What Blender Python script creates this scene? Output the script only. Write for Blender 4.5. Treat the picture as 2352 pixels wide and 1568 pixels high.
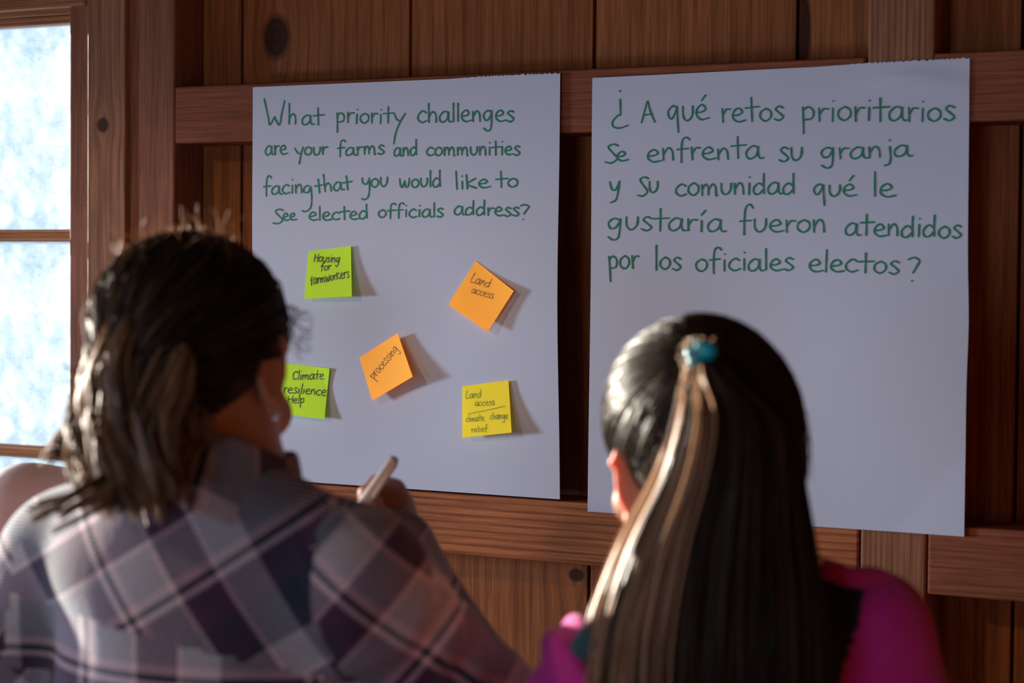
import bpy, math, random
import numpy as np
from mathutils import Vector, Matrix
random.seed(4)
rng = np.random.default_rng(7)
sc = bpy.context.scene
for o in list(bpy.data.objects):
    bpy.data.objects.remove(o)

# ------------------------------------------------------------------ camera
YAW, PITCH, ROLL, FPX = math.radians(27.529), math.radians(2.0676), math.radians(0.4948), 4539.5
CZ, RAILY, DEP = 1.60, 0.0, 0.078          # eye height; rails' front plane y=0; boards' face y=DEP
CAM = np.array([0.0, -2.5, CZ])
FW = np.array([-math.sin(YAW) * math.cos(PITCH), math.cos(YAW) * math.cos(PITCH), -math.sin(PITCH)])
_rt = np.array([math.cos(YAW), math.sin(YAW), 0.0]); _up = np.cross(_rt, FW)
RT = _rt * math.cos(ROLL) + _up * math.sin(ROLL); UP = -_rt * math.sin(ROLL) + _up * math.cos(ROLL)
cam_d = bpy.data.cameras.new('camera'); cam = bpy.data.objects.new('camera', cam_d)
sc.collection.objects.link(cam); sc.camera = cam
cam.matrix_world = Matrix([[RT[i], UP[i], -FW[i], CAM[i]] for i in range(3)] + [[0, 0, 0, 1]])
cam_d.sensor_width = 36.0; cam_d.lens = FPX / 2352 * 36.0
cam_d.clip_start = 0.05
cam_d.dof.use_dof = True; cam_d.dof.focus_distance = 2.82; cam_d.dof.aperture_fstop = 4.0

def W(px, py, d):                       # point seen at a pixel, at a depth in metres
    return CAM + d * (FW + (px - 1176) / FPX * RT + (784 - py) / FPX * UP)
def PY(px, py, Y):                      # point seen at a pixel, on the plane y=Y
    r = FW + (px - 1176) / FPX * RT + (784 - py) / FPX * UP
    return CAM + (Y - CAM[1]) / r[1] * r

# ------------------------------------------------------------------ world, lights, exposure
sc.view_settings.view_transform = 'Standard'; sc.view_settings.look = 'None'
sc.view_settings.gamma = 1.0; sc.view_settings.use_curve_mapping = False
sc.view_settings.exposure = 0.0
wd = bpy.data.worlds.new('sky'); sc.world = wd; wd.use_nodes = True
bg = wd.node_tree.nodes['Background']; bg.inputs[0].default_value = (0.70, 0.86, 1.0, 1); bg.inputs[1].default_value = 1.05

def area(name, loc, direction, sx, sy, power, col, spread=180):
    l = bpy.data.lights.new(name, 'AREA'); l.shape = 'RECTANGLE'; l.size = sx; l.size_y = sy
    l.energy = power; l.color = col; l.spread = math.radians(spread)
    o = bpy.data.objects.new(name, l); sc.collection.objects.link(o)
    o.location = loc; o.rotation_euler = Vector(direction).to_track_quat('-Z', 'Y').to_euler()
    return o
# daylight through the window of the left wall (just outside its opening)
area('side_window_daylight', (-5.2, -1.68, 1.60), (1, 0.40, -0.05), 0.75, 0.85, 262, (0.58, 0.74, 1.0))
area('added_rear_side_fill', (-5.0, -4.2, 1.45), (1, 0.55, 0.0), 1.6, 1.1, 46, (0.62, 0.75, 1.0))  # added fill light to brighten the people's backs
area('added_back_fill', (-0.9, -5.75, 1.35), (-0.12, 1, 0.0), 1.3, 0.8, 32, (0.66, 0.78, 1.0))  # added frontal fill from behind the camera, an invented source
# warm pendant lamp high at the left of the room; no shade is built, its cone is cut to keep the upper wall darker
lp_d = bpy.data.lights.new('pendant_lamp_light', 'SPOT'); lp_o = bpy.data.objects.new('pendant_lamp_light', lp_d); sc.collection.objects.link(lp_o)
lp_o.location = (-2.5, -2.2, 2.52); lp_d.energy = 36; lp_d.color = (1.0, 0.64, 0.38); lp_d.spot_size = math.radians(152); lp_d.spot_blend = 0.16; lp_d.shadow_soft_size = 0.05
sun_d = bpy.data.lights.new('sun', 'SUN'); sun = bpy.data.objects.new('sun', sun_d); sc.collection.objects.link(sun)
sun_d.energy = 18; sun_d.angle = math.radians(1.5); sun_d.color = (1.0, 0.90, 0.76)
sun.rotation_euler = Vector((1.0, -0.235, -0.10)).to_track_quat('-Z', 'Y').to_euler()

# ------------------------------------------------------------------ helpers
def srgb(r, g, b):
    f = lambda c: (c / 255 / 12.92) if c / 255 <= 0.04045 else ((c / 255 + 0.055) / 1.055) ** 2.4
    return (f(r), f(g), f(b), 1.0)
def tag(o, label=None, cat=None, group=None, kind=None):
    if label: o['label'] = label
    if cat: o['category'] = cat
    if group: o['group'] = group
    if kind: o['kind'] = kind
    return o
def link(o, parent=None):
    sc.collection.objects.link(o)
    if parent is not None:
        o.parent = parent
        o.matrix_parent_inverse = parent.matrix_basis.inverted()
    return o
def empty(name, loc):
    o = bpy.data.objects.new(name, None); o.location = tuple(loc); o.empty_display_size = 0.05
    sc.collection.objects.link(o); return o
def mesh_np(name, V, F, mat, parent=None, smooth=True, tri=False, uv=None, tone=None):
    """V (n,3); F (m,3|4) int array"""
    V = np.asarray(V, dtype=np.float32); F = np.asarray(F, dtype=np.int32)
    me = bpy.data.meshes.new(name); k = F.shape[1]
    me.vertices.add(len(V)); me.vertices.foreach_set('co', V.ravel())
    me.loops.add(F.size); me.loops.foreach_set('vertex_index', F.ravel())
    me.polygons.add(len(F)); me.polygons.foreach_set('loop_start', np.arange(0, F.size, k, dtype=np.int32))
    me.polygons.foreach_set('loop_total', np.full(len(F), k, dtype=np.int32))
    me.polygons.foreach_set('use_smooth', np.full(len(F), bool(smooth)))
    if uv is not None:
        l = me.uv_layers.new(name='cloth'); l.data.foreach_set('uv', np.asarray(uv, dtype=np.float32)[F.ravel()].ravel())
    if tone is not None:
        a = me.attributes.new('tone', 'FLOAT', 'POINT'); a.data.foreach_set('value', np.asarray(tone, dtype=np.float32))
    me.update(); me.validate(clean_customdata=False)
    if mat: me.materials.append(mat)
    o = bpy.data.objects.new(name, me)
    return link(o, parent)
def mesh_py(name, V, F, mat, parent=None, smooth=False, bevel=0, seg=2):
    me = bpy.data.meshes.new(name); me.from_pydata([tuple(map(float, v)) for v in V], [], F); me.update()
    if mat: me.materials.append(mat)
    for p in me.polygons: p.use_smooth = smooth
    o = bpy.data.objects.new(name, me); link(o, parent)
    if bevel:
        m = o.modifiers.new('bevel', 'BEVEL'); m.width = bevel; m.segments = seg; m.limit_method = 'ANGLE'
        for p in me.polygons: p.use_smooth = True
        o.modifiers.new('wn', 'WEIGHTED_NORMAL').keep_sharp = False
    return o
def box(name, x0, x1, y0, y1, z0, z1, mat, parent=None, bevel=0.0, seg=2):
    c = ((x0 + x1) / 2, (y0 + y1) / 2, (z0 + z1) / 2)
    a, b, d = (x1 - x0) / 2, (y1 - y0) / 2, (z1 - z0) / 2
    V = [(sx * a, sy * b, sz * d) for sx in (-1, 1) for sy in (-1, 1) for sz in (-1, 1)]
    F = [(0, 1, 3, 2), (4, 6, 7, 5), (0, 4, 5, 1), (2, 3, 7, 6), (0, 2, 6, 4), (1, 5, 7, 3)]
    o = mesh_py(name, V, F, mat, None, False, bevel, seg)
    o.location = c
    if parent is not None:
        o.parent = parent; o.matrix_parent_inverse = Matrix.Translation(-Vector(parent.location))
    return o

# ------------------------------------------------------------------ materials
class NT:
    def __init__(s, name):
        s.m = bpy.data.materials.new(name); s.m.use_nodes = True; s.t = s.m.node_tree
        s.p = s.t.nodes['Principled BSDF']; s.out = s.t.nodes['Material Output']
    def n(s, typ, **kw):
        nd = s.t.nodes.new(typ)
        for k, v in kw.items():
            if k.startswith('i_'):
                key = k[2:]; key = int(key) if key.isdigit() else key.replace('_', ' ')
                if isinstance(v, bpy.types.NodeSocket): s.t.links.new(v, nd.inputs[key])
                else: nd.inputs[key].default_value = v
            else: setattr(nd, k, v)
        return nd
    def l(s, a, b): s.t.links.new(a, b)
    def math(s, op, a, b=None, c=None):
        nd = s.t.nodes.new('ShaderNodeMath'); nd.operation = op
        for i, v in enumerate((a, b, c)):
            if v is None: continue
            if isinstance(v, bpy.types.NodeSocket): s.t.links.new(v, nd.inputs[i])
            else: nd.inputs[i].default_value = v
        return nd.outputs[0]
    def mix(s, fac, a, b, blend='MIX'):
        nd = s.t.nodes.new('ShaderNodeMix'); nd.data_type = 'RGBA'; nd.blend_type = blend
        for i, v in ((0, fac), (6, a), (7, b)):
            if isinstance(v, bpy.types.NodeSocket): s.t.links.new(v, nd.inputs[i])
            else: nd.inputs[i].default_value = (*v, 1) if (i and len(v) == 3) else v
        return nd.outputs[2]
    def ramp(s, fac, stops, interp='LINEAR'):
        nd = s.t.nodes.new('ShaderNodeValToRGB'); s.t.links.new(fac, nd.inputs[0]); r = nd.color_ramp
        r.interpolation = interp
        while len(r.elements) < len(stops): r.elements.new(0.5)
        for e, (p, c) in zip(r.elements, stops):
            e.position = p; e.color = c if len(c) == 4 else (*c, 1)
        return nd.outputs[0]
    def bump(s, h, strength, dist):
        b = s.n('ShaderNodeBump'); b.inputs['Strength'].default_value = strength; b.inputs['Distance'].default_value = dist
        s.l(h, b.inputs['Height']); s.l(b.outputs[0], s.p.inputs['Normal'])

def plain(name, col, rough=0.5, **kw):
    m = NT(name); m.p.inputs['Base Color'].default_value = col if len(col) == 4 else (*col, 1)
    m.p.inputs['Roughness'].default_value = rough
    for k, v in kw.items(): m.p.inputs[k.replace('_', ' ')].default_value = v
    return m.m

def wood(name, dark, mid, light, axis='Z', rings=38.0, line=0.25, knots=(), rough=0.6, seed=0.0, fade=0.5):
    """boards: grain runs along axis (object coordinates in metres); knots = [(x, z, rx, rz)]"""
    m = NT(name)
    tc = m.n('ShaderNodeTexCoord'); oi = m.n('ShaderNodeObjectInfo')
    sep = m.n('ShaderNodeSeparateXYZ'); m.l(tc.outputs['Object'], sep.inputs[0])
    X, Y, Z = sep.outputs
    along, across = (Z, X) if axis == 'Z' else (X, Z)
    rnd = m.math('MULTIPLY_ADD', oi.outputs['Random'], 37.0, seed)
    warp = None; kmask = None; kdark = None
    for (kx, kz, rx, rz) in knots:
        dx = m.math('DIVIDE', m.math('SUBTRACT', X, kx), rx); dz = m.math('DIVIDE', m.math('SUBTRACT', Z, kz), rz)
        d2 = m.math('ADD', m.math('MULTIPLY', dx, dx), m.math('MULTIPLY', dz, dz))
        d = m.math('SQRT', d2)
        g = m.math('EXPONENT', m.math('MULTIPLY', d2, -0.16))
        sgn = m.math('DIVIDE', dx, m.math('ADD', m.math('ABSOLUTE', dx), 0.35))
        w_ = m.math('MULTIPLY', m.math('MULTIPLY', g, sgn), -rx * 1.1)
        warp = w_ if warp is None else m.math('ADD', warp, w_)
        k = m.ramp(d, [(0.0, (1, 1, 1)), (0.62, (1, 1, 1)), (1.0, (0, 0, 0))])
        km = m.n('ShaderNodeMapRange'); m.l(d, km.inputs[0]); km.inputs[1].default_value = 0.75; km.inputs[2].default_value = 1.15
        km.inputs[3].default_value = 1; km.inputs[4].default_value = 0
        kmask = km.outputs[0] if kmask is None else m.math('MAXIMUM', kmask, km.outputs[0])
        ring = m.math('SINE', m.math('MULTIPLY', d, 16.0))
        kdark = ring if kdark is None else m.math('ADD', kdark, ring)
    if warp is not None: across = m.math('ADD', across, warp)
    comb = m.n('ShaderNodeCombineXYZ'); m.l(across, comb.inputs[0]); m.l(Y, comb.inputs[1])
    m.l(m.math('MULTIPLY', along, 0.035), comb.inputs[2])
    off = m.n('ShaderNodeCombineXYZ'); m.l(rnd, off.inputs[0]); m.l(rnd, off.inputs[2])
    add = m.n('ShaderNodeVectorMath', operation='ADD'); m.l(comb.outputs[0], add.inputs[0]); m.l(off.outputs[0], add.inputs[1])
    big = m.n('ShaderNodeTexNoise', i_Scale=7.0, i_Detail=3.0); m.l(add.outputs[0], big.inputs['Vector'])
    fine = m.n('ShaderNodeTexNoise', i_Scale=330.0, i_Detail=2.0); m.l(add.outputs[0], fine.inputs['Vector'])
    # growth rings
    ph = m.math('MULTIPLY_ADD', big.outputs[0], 9.0, m.math('MULTIPLY', across, rings * 6.283))
    w = m.math('MULTIPLY_ADD', m.math('SINE', m.math('MULTIPLY_ADD', big.outputs[0], 14.0, ph)), 0.5, 0.5)
    w = m.math('POWER', w, 3.0)
    col = m.ramp(big.outputs[0], [(0.3, mid), (0.7, light)])
    col = m.mix(m.math('MULTIPLY', w, line), col, dark)
    ff = m.n('ShaderNodeMapRange'); m.l(fine.outputs[0], ff.inputs[0]); ff.inputs[1].default_value = 0.35; ff.inputs[2].default_value = 0.7
    ff.inputs[3].default_value = 0.72; ff.inputs[4].default_value = 1.16
    v = m.n('ShaderNodeVectorMath', operation='SCALE'); m.l(col, v.inputs[0]); m.l(ff.outputs[0], v.inputs['Scale'])
    c2 = v.outputs[0]
    # blotches along the board
    bl = m.n('ShaderNodeTexNoise', i_Scale=3.5, i_Detail=4.0, i_Roughness=0.6); m.l(tc.outputs['Object'], bl.inputs['Vector'])
    blm = m.n('ShaderNodeMapRange'); m.l(bl.outputs[0], blm.inputs[0]); blm.inputs[1].default_value = 0.3; blm.inputs[2].default_value = 0.75
    blm.inputs[3].default_value = 0.78; blm.inputs[4].default_value = 1.2
    v2 = m.n('ShaderNodeVectorMath', operation='SCALE'); m.l(c2, v2.inputs[0]); m.l(blm.outputs[0], v2.inputs['Scale'])
    c2 = v2.outputs[0]
    if kmask is not None:
        kc = m.ramp(m.math('MULTIPLY_ADD', kdark, 0.25, 0.5), [(0.0, tuple(c * 0.10 for c in dark[:3])), (1.0, tuple(c * 0.45 for c in dark[:3]))])
        c2 = m.mix(m.math('MULTIPLY', kmask, 0.9), c2, kc)
    m.l(c2, m.p.inputs['Base Color'])
    m.p.inputs['Roughness'].default_value = rough; m.p.inputs['Specular IOR Level'].default_value = 0.12
    m.bump(m.math('MULTIPLY_ADD', w, 0.4, fine.outputs[0]), 0.35, 0.0008)
    return m.m

BR_D, BR_M, BR_L = (0.12, 0.033, 0.009), (0.29, 0.092, 0.026), (0.41, 0.14, 0.042)
M_board = wood('board_wood', BR_D, BR_M, BR_L, 'Z', 40, 0.30)
M_rail = wood('rail_wood', (0.11, 0.030, 0.013), (0.30, 0.090, 0.040), (0.38, 0.125, 0.056), 'X', 95, 0.25)
M_rail2 = wood('lined_rail_wood', (0.16, 0.042, 0.013), (0.45, 0.145, 0.050), (0.54, 0.185, 0.066), 'X', 85, 0.60)
M_post = wood('post_wood', (0.15, 0.055, 0.022), (0.32, 0.13, 0.058), (0.40, 0.175, 0.085), 'Z', 130, 0.50)
M_redpost = wood('red_post_wood', (0.15, 0.05, 0.025), (0.30, 0.115, 0.062), (0.38, 0.16, 0.09), 'Z', 26, 0.20)
M_frame = wood('window_wood', (0.20, 0.08, 0.03), (0.44, 0.19, 0.085), (0.52, 0.25, 0.12), 'X', 120, 0.35, rough=0.4)
M_dark = plain('backing_black', (0.006, 0.005, 0.005), 0.9)
M_floor = wood('floor_wood', (0.10, 0.04, 0.02), (0.22, 0.10, 0.05), (0.30, 0.14, 0.07), 'X', 30, 0.3)
M_ceil = wood('ceiling_wood', (0.12, 0.05, 0.02), (0.26, 0.12, 0.06), (0.34, 0.16, 0.08), 'X', 30, 0.3)

# ------------------------------------------------------------------ the room
X0, X1, Y0, Y1, ZC = -3.9, 1.6, -5.2, 0.0, 2.75
BF = DEP                                       # face of the boards
zu, zl = CZ + 0.2812, CZ - 0.3254              # tops of the two rails
RH = 0.0885
SEAM = [-2.1335, -1.828, -1.5201, -1.2146, -0.909, -0.6035, -0.298, 0.0075, 0.313, 0.6185, 0.924, 1.2295, 1.535]

def struct(o): return tag(o, kind='structure')
struct(box('floor', X0 - .15, X1 + .15, Y0 - .15, 0.25, -0.06, 0.0, M_floor))
struct(box('ceiling', X0 - .15, X1 + .15, Y0 - .15, 0.25, ZC, ZC + 0.06, M_ceil))

# window opening in the board wall: glass visible px x<197
GX1 = PY(197, 300, 0.02)[0]                    # right edge of glass seen behind the casing
WX0, WX1 = GX1 - 1.42, GX1 + 0.03
WZ0, WZ1 = 0.95, 2.06

wall = box('wall_board', -1.96, X1 + .15, BF + .03, BF + .10, 0, ZC, M_dark); struct(wall)
pieces = [(X0 - .15, WX0, 0, ZC), (WX0, -1.96, 0, WZ0 - 0.02), (WX0, -1.96, WZ1 + 0.02, ZC), (WX1 + 0.012, -1.96, WZ0 - 0.02, WZ1 + 0.02)]
for x0, x1, z0, z1 in pieces:
    box('backing', x0, x1, BF + .03, BF + .10, z0, z1, M_dark, wall)
# the boards, one by one
G = 0.0045
knot_x = PY(635, 85, BF)
for i in range(1, len(SEAM) - 1):
    a, b = SEAM[i] + G / 2, SEAM[i + 1] - G / 2
    mat = M_board
    if i == 1:
        c = ((a + b) / 2, BF + .011, ZC / 2)
        mat = wood('knotty_board_wood', BR_D, BR_M, BR_L, 'Z', 40, 0.34, knots=[(knot_x[0] - c[0], knot_x[2] - c[2], 0.026, 0.036)], seed=3)
    if i == 4:
        k2 = PY(1838, 70, BF); c = ((a + b) / 2, 0, ZC / 2)
        mat = wood('edge_knot_board_wood', BR_D, BR_M, BR_L, 'Z', 40, 0.34, knots=[(k2[0] - c[0] + .004, k2[2] - c[2], 0.012, 0.06)], seed=5)
    if i == 2:
        k3 = PY(1325, 1320, BF); c = ((a + b) / 2, 0, ZC / 2)
        mat = wood('low_knot_board_wood', BR_D, BR_M, BR_L, 'Z', 40, 0.34, knots=[(k3[0] - c[0], k3[2] - c[2], 0.014, 0.010)], seed=9)
    dy = random.uniform(-0.0012, 0.0012)
    box('plank', a, b, BF + dy, BF + .022 + dy, 0.0, ZC, mat, wall, 0.0012, 1)
box('plank', SEAM[-1] + .002, X1 - .001, BF, BF + .022, 0, ZC, M_board, wall, 0.0012, 1)
box('plank', -1.96, SEAM[1] - G / 2, BF, BF + .022, 0, ZC, M_board, wall, 0.0012, 1)
for k in range(7):                              # boards left of and under/over the window
    a = -2.0 - 0.3055 * k
    if a - 0.3 < X0 - .2: break
    box('plank', max(a - 0.301, X0 - .1), a, BF, BF + .022, 0.0, WZ0 - 0.1, M_board, wall, 0.0012, 1)
    box('plank', max(a - 0.301, X0 - .1), a, BF, BF + .022, WZ1 + 0.16, ZC, M_board, wall, 0.0012, 1)
    if a - 0.3 < WX0 - 0.1: box('plank', X0 - .1, WX0 - 0.1, BF, BF + .022, WZ0 - 0.1, WZ1 + 0.16, M_board, wall, 0.0012, 1)

# posts and rails (the framing nailed over the boards)
PXL, PXR = -0.7856, -0.6978                     # right post
p1x = (-2.0505, -1.9012)
tn = [0]
def trim(x0, x1, z0, z1, mat, y0=0.0, y1=BF - 0.0015, bev=0.004):
    tn[0] += 1
    return struct(box('trim_%d' % tn[0], x0, x1, y0, y1, z0, z1, mat, None, bev, 3))
trim(p1x[0] - 0.06, p1x[1], 0.0, ZC, M_redpost)
trim(PXL, PXR, 0.0, ZC, M_post)
trim(p1x[1] + .0008, PXL - .002, zu - RH, zu, M_rail)
trim(p1x[1] + .0008, PXL - .002, zl - RH, zl, M_rail2)
trim(PXR + .001, 0.50, zu - RH, zu, M_rail, -0.004)
trim(PXR + .003, 0.50, zl - RH + .001, zl + .003, M_rail, -0.004)
trim(0.502, 0.59, 0, ZC, M_post)
trim(0.5915, X1, zu - RH, zu, M_rail); trim(0.5915, X1, zl - RH, zl, M_rail2)
struct(box('baseboard_board', -1.9, PXL - .002, 0.0, BF - .002, 0.0, 0.10, M_rail, None, .004))

# ------------------------------------------------------------------ window in the board wall
cas_r = PY(287, 300, -0.012)[0]; cas_l = PY(200, 300, -0.012)[0]
kc = PY(236, 287, -0.012)
cz = 1.5
M_case = wood('casing_wood', (0.15, 0.05, 0.02), (0.36, 0.155, 0.075), (0.44, 0.21, 0.11), 'Z', 45, 0.35,
              knots=[(kc[0] - (cas_l + cas_r) / 2, kc[2] - cz, 0.0125, 0.0125)], seed=2)
win = struct(empty('window_1', (WX0, 0.03, WZ0)))
GY = 0.045
ztop = PY(100, 60, GY)[2]; zm0, zm1 = PY(100, 555, GY)[2], PY(100, 527, GY)[2]
zb1, zb0 = PY(60, 1022, GY)[2], PY(60, 1050, GY)[2]
box('casing', cas_l, cas_r, -0.012, BF, 0.80, ZC - .4, M_case, win, 0.003).location.z = cz
casing = [o for o in bpy.data.objects if o.name == 'casing'][0]
casing.scale = (1, 1, 1)
# rebuild with centre at cz so that the knot sits right
bpy.data.objects.remove(casing)
box('casing', cas_l, cas_r, -0.012, BF - .001, cz - 0.66, cz + 0.66, M_case, win, 0.003)
box('casing', WX0 - 0.09, WX0 - 0.0, -0.012, BF - .001, cz - 0.66, cz + 0.66, M_case, win, 0.003)
box('stop', cas_l - 0.006, cas_l - .0003, -0.006, GY + .02, 0.9, 2.1, M_frame, win, 0.0015)
hz = PY(100, 26, -0.004)[2]
box('head_casing', WX0, cas_l - .0065, -0.010, 0.010, hz + 0.004, hz + 0.11, M_frame, win, 0.004, 3)
box('head_stop', WX0, cas_l - .0065, 0.0105, 0.028, hz - 0.0035, hz + 0.10, M_frame, win, 0.003, 3)
box('sash_rail', WX0, cas_l - .0065, 0.030, 0.055, ztop, hz + 0.09, M_frame, win, 0.002)
box('glazing_bead', WX0, cas_l - .0065, 0.024, 0.0295, ztop + .006, ztop + 0.012, M_frame, win, 0.001)
def muntin(z0, z1):
    x0, x1 = WX0, cas_l - .0065
    prof = [(0.030, z0 + .004), (0.026, z0 + .010), (0.026, z1 - .010), (0.030, z1 - .004), (0.040, z1 - .002), (0.040, z1), (0.056, z1), (0.056, z0), (0.040, z0), (0.040, z0 + .002)]
    n = len(prof)
    V = [(x, y, z) for x in (x0, x1) for (y, z) in prof]
    F = [(i, (i + 1) % n, n + (i + 1) % n, n + i) for i in range(n)] + [tuple(range(n)), tuple(range(2 * n - 1, n - 1, -1))]
    mesh_py('muntin', V, F, M_frame, win, False, 0.0012, 2)
muntin(zm0, zm1); muntin(zb0, zb1)
zp4 = zb0 - (zm0 - zb1); muntin(zp4 - 0.028, zp4)
xm = WX0 + 0.46
for za, zb in ((zp4, zb0), (zb1, zm0), (zm1, ztop)):
    box('vertical_muntin', xm - .012, xm + .012, 0.03, 0.056, za, zb, M_frame, win, .002)
box('sill', WX0 - .05, cas_l - .001, -0.04, 0.07, WZ0 - 0.05, WZ0 - 0.01, M_frame, win, .004)
box('sash_rail', WX0, cas_l - .0065, 0.030, 0.056, WZ0 - .01, zp4 - 0.03, M_frame, win, .003)

def glass_mat():
    m = NT('dusty_glass'); t = m.t
    tc = m.n('ShaderNodeTexCoord')
    n1 = m.n('ShaderNodeTexNoise', i_Scale=28.0, i_Detail=7.0, i_Roughness=0.72); m.l(tc.outputs['Object'], n1.inputs['Vector'])
    n2 = m.n('ShaderNodeTexNoise', i_Scale=8.0, i_Detail=3.0); m.l(tc.outputs['Object'], n2.inputs['Vector'])
    v = m.n('ShaderNodeTexVoronoi', i_Scale=16.0); m.l(tc.outputs['Object'], v.inputs['Vector'])
    n3 = m.n('ShaderNodeTexNoise', i_Scale=260.0, i_Detail=3.0); m.l(tc.outputs['Object'], n3.inputs['Vector'])
    s = m.math('ADD', m.math('MULTIPLY', n1.outputs[0], 0.50), m.math('MULTIPLY', n2.outputs[0], 0.42))
    s = m.math('MULTIPLY_ADD', n3.outputs[0], 0.20, s)
    mr = m.n('ShaderNodeMapRange'); m.l(s, mr.inputs[0]); mr.inputs[1].default_value = 0.46; mr.inputs[2].default_value = 0.62
    mr.inputs[3].default_value = 0.02; mr.inputs[4].default_value = 0.34
    blob = m.n('ShaderNodeMapRange'); m.l(v.outputs['Distance'], blob.inputs[0]); blob.inputs[1].default_value = 0.18; blob.inputs[2].default_value = 0.36
    blob.inputs[3].default_value = 0.28; blob.inputs[4].default_value = 0.0
    fac = m.math('MINIMUM', m.math('ADD', mr.outputs[0], blob.outputs[0]), 0.85)
    tr = m.n('ShaderNodeBsdfTransparent'); tr.inputs[0].default_value = (0.88, 0.95, 0.98, 1)
    tl = m.n('ShaderNodeBsdfTranslucent'); tl.inputs[0].default_value = (0.93, 0.96, 1.0, 1)
    gl = m.n('ShaderNodeBsdfGlossy'); gl.inputs['Roughness'].default_value = 0.08
    mx = m.n('ShaderNodeMixShader'); m.l(fac, mx.inputs[0]); m.l(tr.outputs[0], mx.inputs[1]); m.l(tl.outputs[0], mx.inputs[2])
    mx2 = m.n('ShaderNodeMixShader'); mx2.inputs[0].default_value = 0.05; m.l(mx.outputs[0], mx2.inputs[1]); m.l(gl.outputs[0], mx2.inputs[2])
    m.l(mx2.outputs[0], m.out.inputs['Surface']); return m.m
M_glass = glass_mat()
for za, zb in ((zp4, zb0), (zb1, zm0), (zm1, ztop)):
    for xa, xb in ((WX0, xm - .012), (xm + .012, cas_l - .0065)):
        box('pane', xa, xb, GY, GY + .003, za - .001, zb + .001, M_glass, win)

# ------------------------------------------------------------------ other walls (left wall carries the side window)
M_wallb = wood('side_wall_wood', BR_D, BR_M, BR_L, 'Z', 40, 0.3)
SWS = [(-0.68, -0.10, 0.88, 2.12), (-1.56, -0.96, 0.88, 1.60), (-4.40, -3.02, 0.88, 1.70)]   # y0,y1,z0,z1 of the three unseen openings, sized for the light; last is added fill
wl = struct(empty('wall_left', (X0, -2.5, 0)))
n_ = 17; ys = np.linspace(Y0, 0.115, n_ + 1)
cuts = sorted([y for y in ys if all(abs(y - e) > .03 for w in SWS for e in w[:2])] + [e for w in SWS for e in w[:2]])
for a, b in zip(cuts[:-1], cuts[1:]):
    hit = [w for w in SWS if b > w[0] + .001 and a < w[1] - .001]
    if not hit: box('plank', X0 - .03, X0, a + .001, b - .001, 0, ZC, M_wallb, wl, .0012, 1)
    else:
        box('plank', X0 - .03, X0, a + .001, b - .001, 0, hit[0][2], M_wallb, wl, .0012, 1)
        box('plank', X0 - .03, X0, a + .001, b - .001, hit[0][3], ZC, M_wallb, wl, .0012, 1)
for wi, (a, b, c, d) in enumerate(SWS):
    w2 = struct(empty('window_%d' % (wi + 2), (X0, a, c)))
    for y0_, y1_, z0_, z1_ in ((a - .018, a + .012, c - .018, d + .018), (b - .012, b + .018, c - .018, d + .018), (a + .012, b - .012, d - .012, d + .018), (a + .012, b - .012, c - .018, c + .012)):
        box('frame', X0 - .04, X0 + .02, y0_, y1_, z0_, z1_, M_frame, w2, .003)
    if wi == 2: box('muntin', X0 - .03, X0, (a + b) / 2 - .012, (a + b) / 2 + .012, c, d, M_frame, w2, .002)
wr = struct(empty('wall_right', (X1, -2.5, 0)))
for i in range(n_): box('plank', X1, X1 + .03, ys[i] + .002, ys[i + 1] - .002, 0, ZC, M_wallb, wr, .0012, 1)
wb = struct(empty('wall_behind', (0, Y0, 0)))
xs = np.linspace(X0, X1, 18); BW = (-1.62, -0.18, 0.85, 1.80)
for i in range(17):
    a, b = xs[i] + .002, xs[i + 1] - .002
    if b < BW[0] or a > BW[1]: box('plank', a, b, Y0 - .03, Y0, 0, ZC, M_wallb, wb, .0012, 1)
    else:
        box('plank', a, b, Y0 - .03, Y0, 0, BW[2], M_wallb, wb, .0012, 1); box('plank', a, b, Y0 - .03, Y0, BW[3], ZC, M_wallb, wb, .0012, 1)
wn5 = struct(empty('window_5', (BW[0], Y0, BW[2])))  # unseen framed opening, added to let the frontal fill in
for a, b, c, d in ((BW[0] - .25, BW[0] + .02, BW[2] - .05, BW[3] + .05), (BW[1] - .02, BW[1] + .25, BW[2] - .05, BW[3] + .05), (BW[0], BW[1], BW[2] - .05, BW[2] + .02), (BW[0], BW[1], BW[3] - .02, BW[3] + .05)):
    box('frame', a, b, Y0 - .04, Y0 + .02, c, d, M_frame, wn5, .003)

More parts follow.
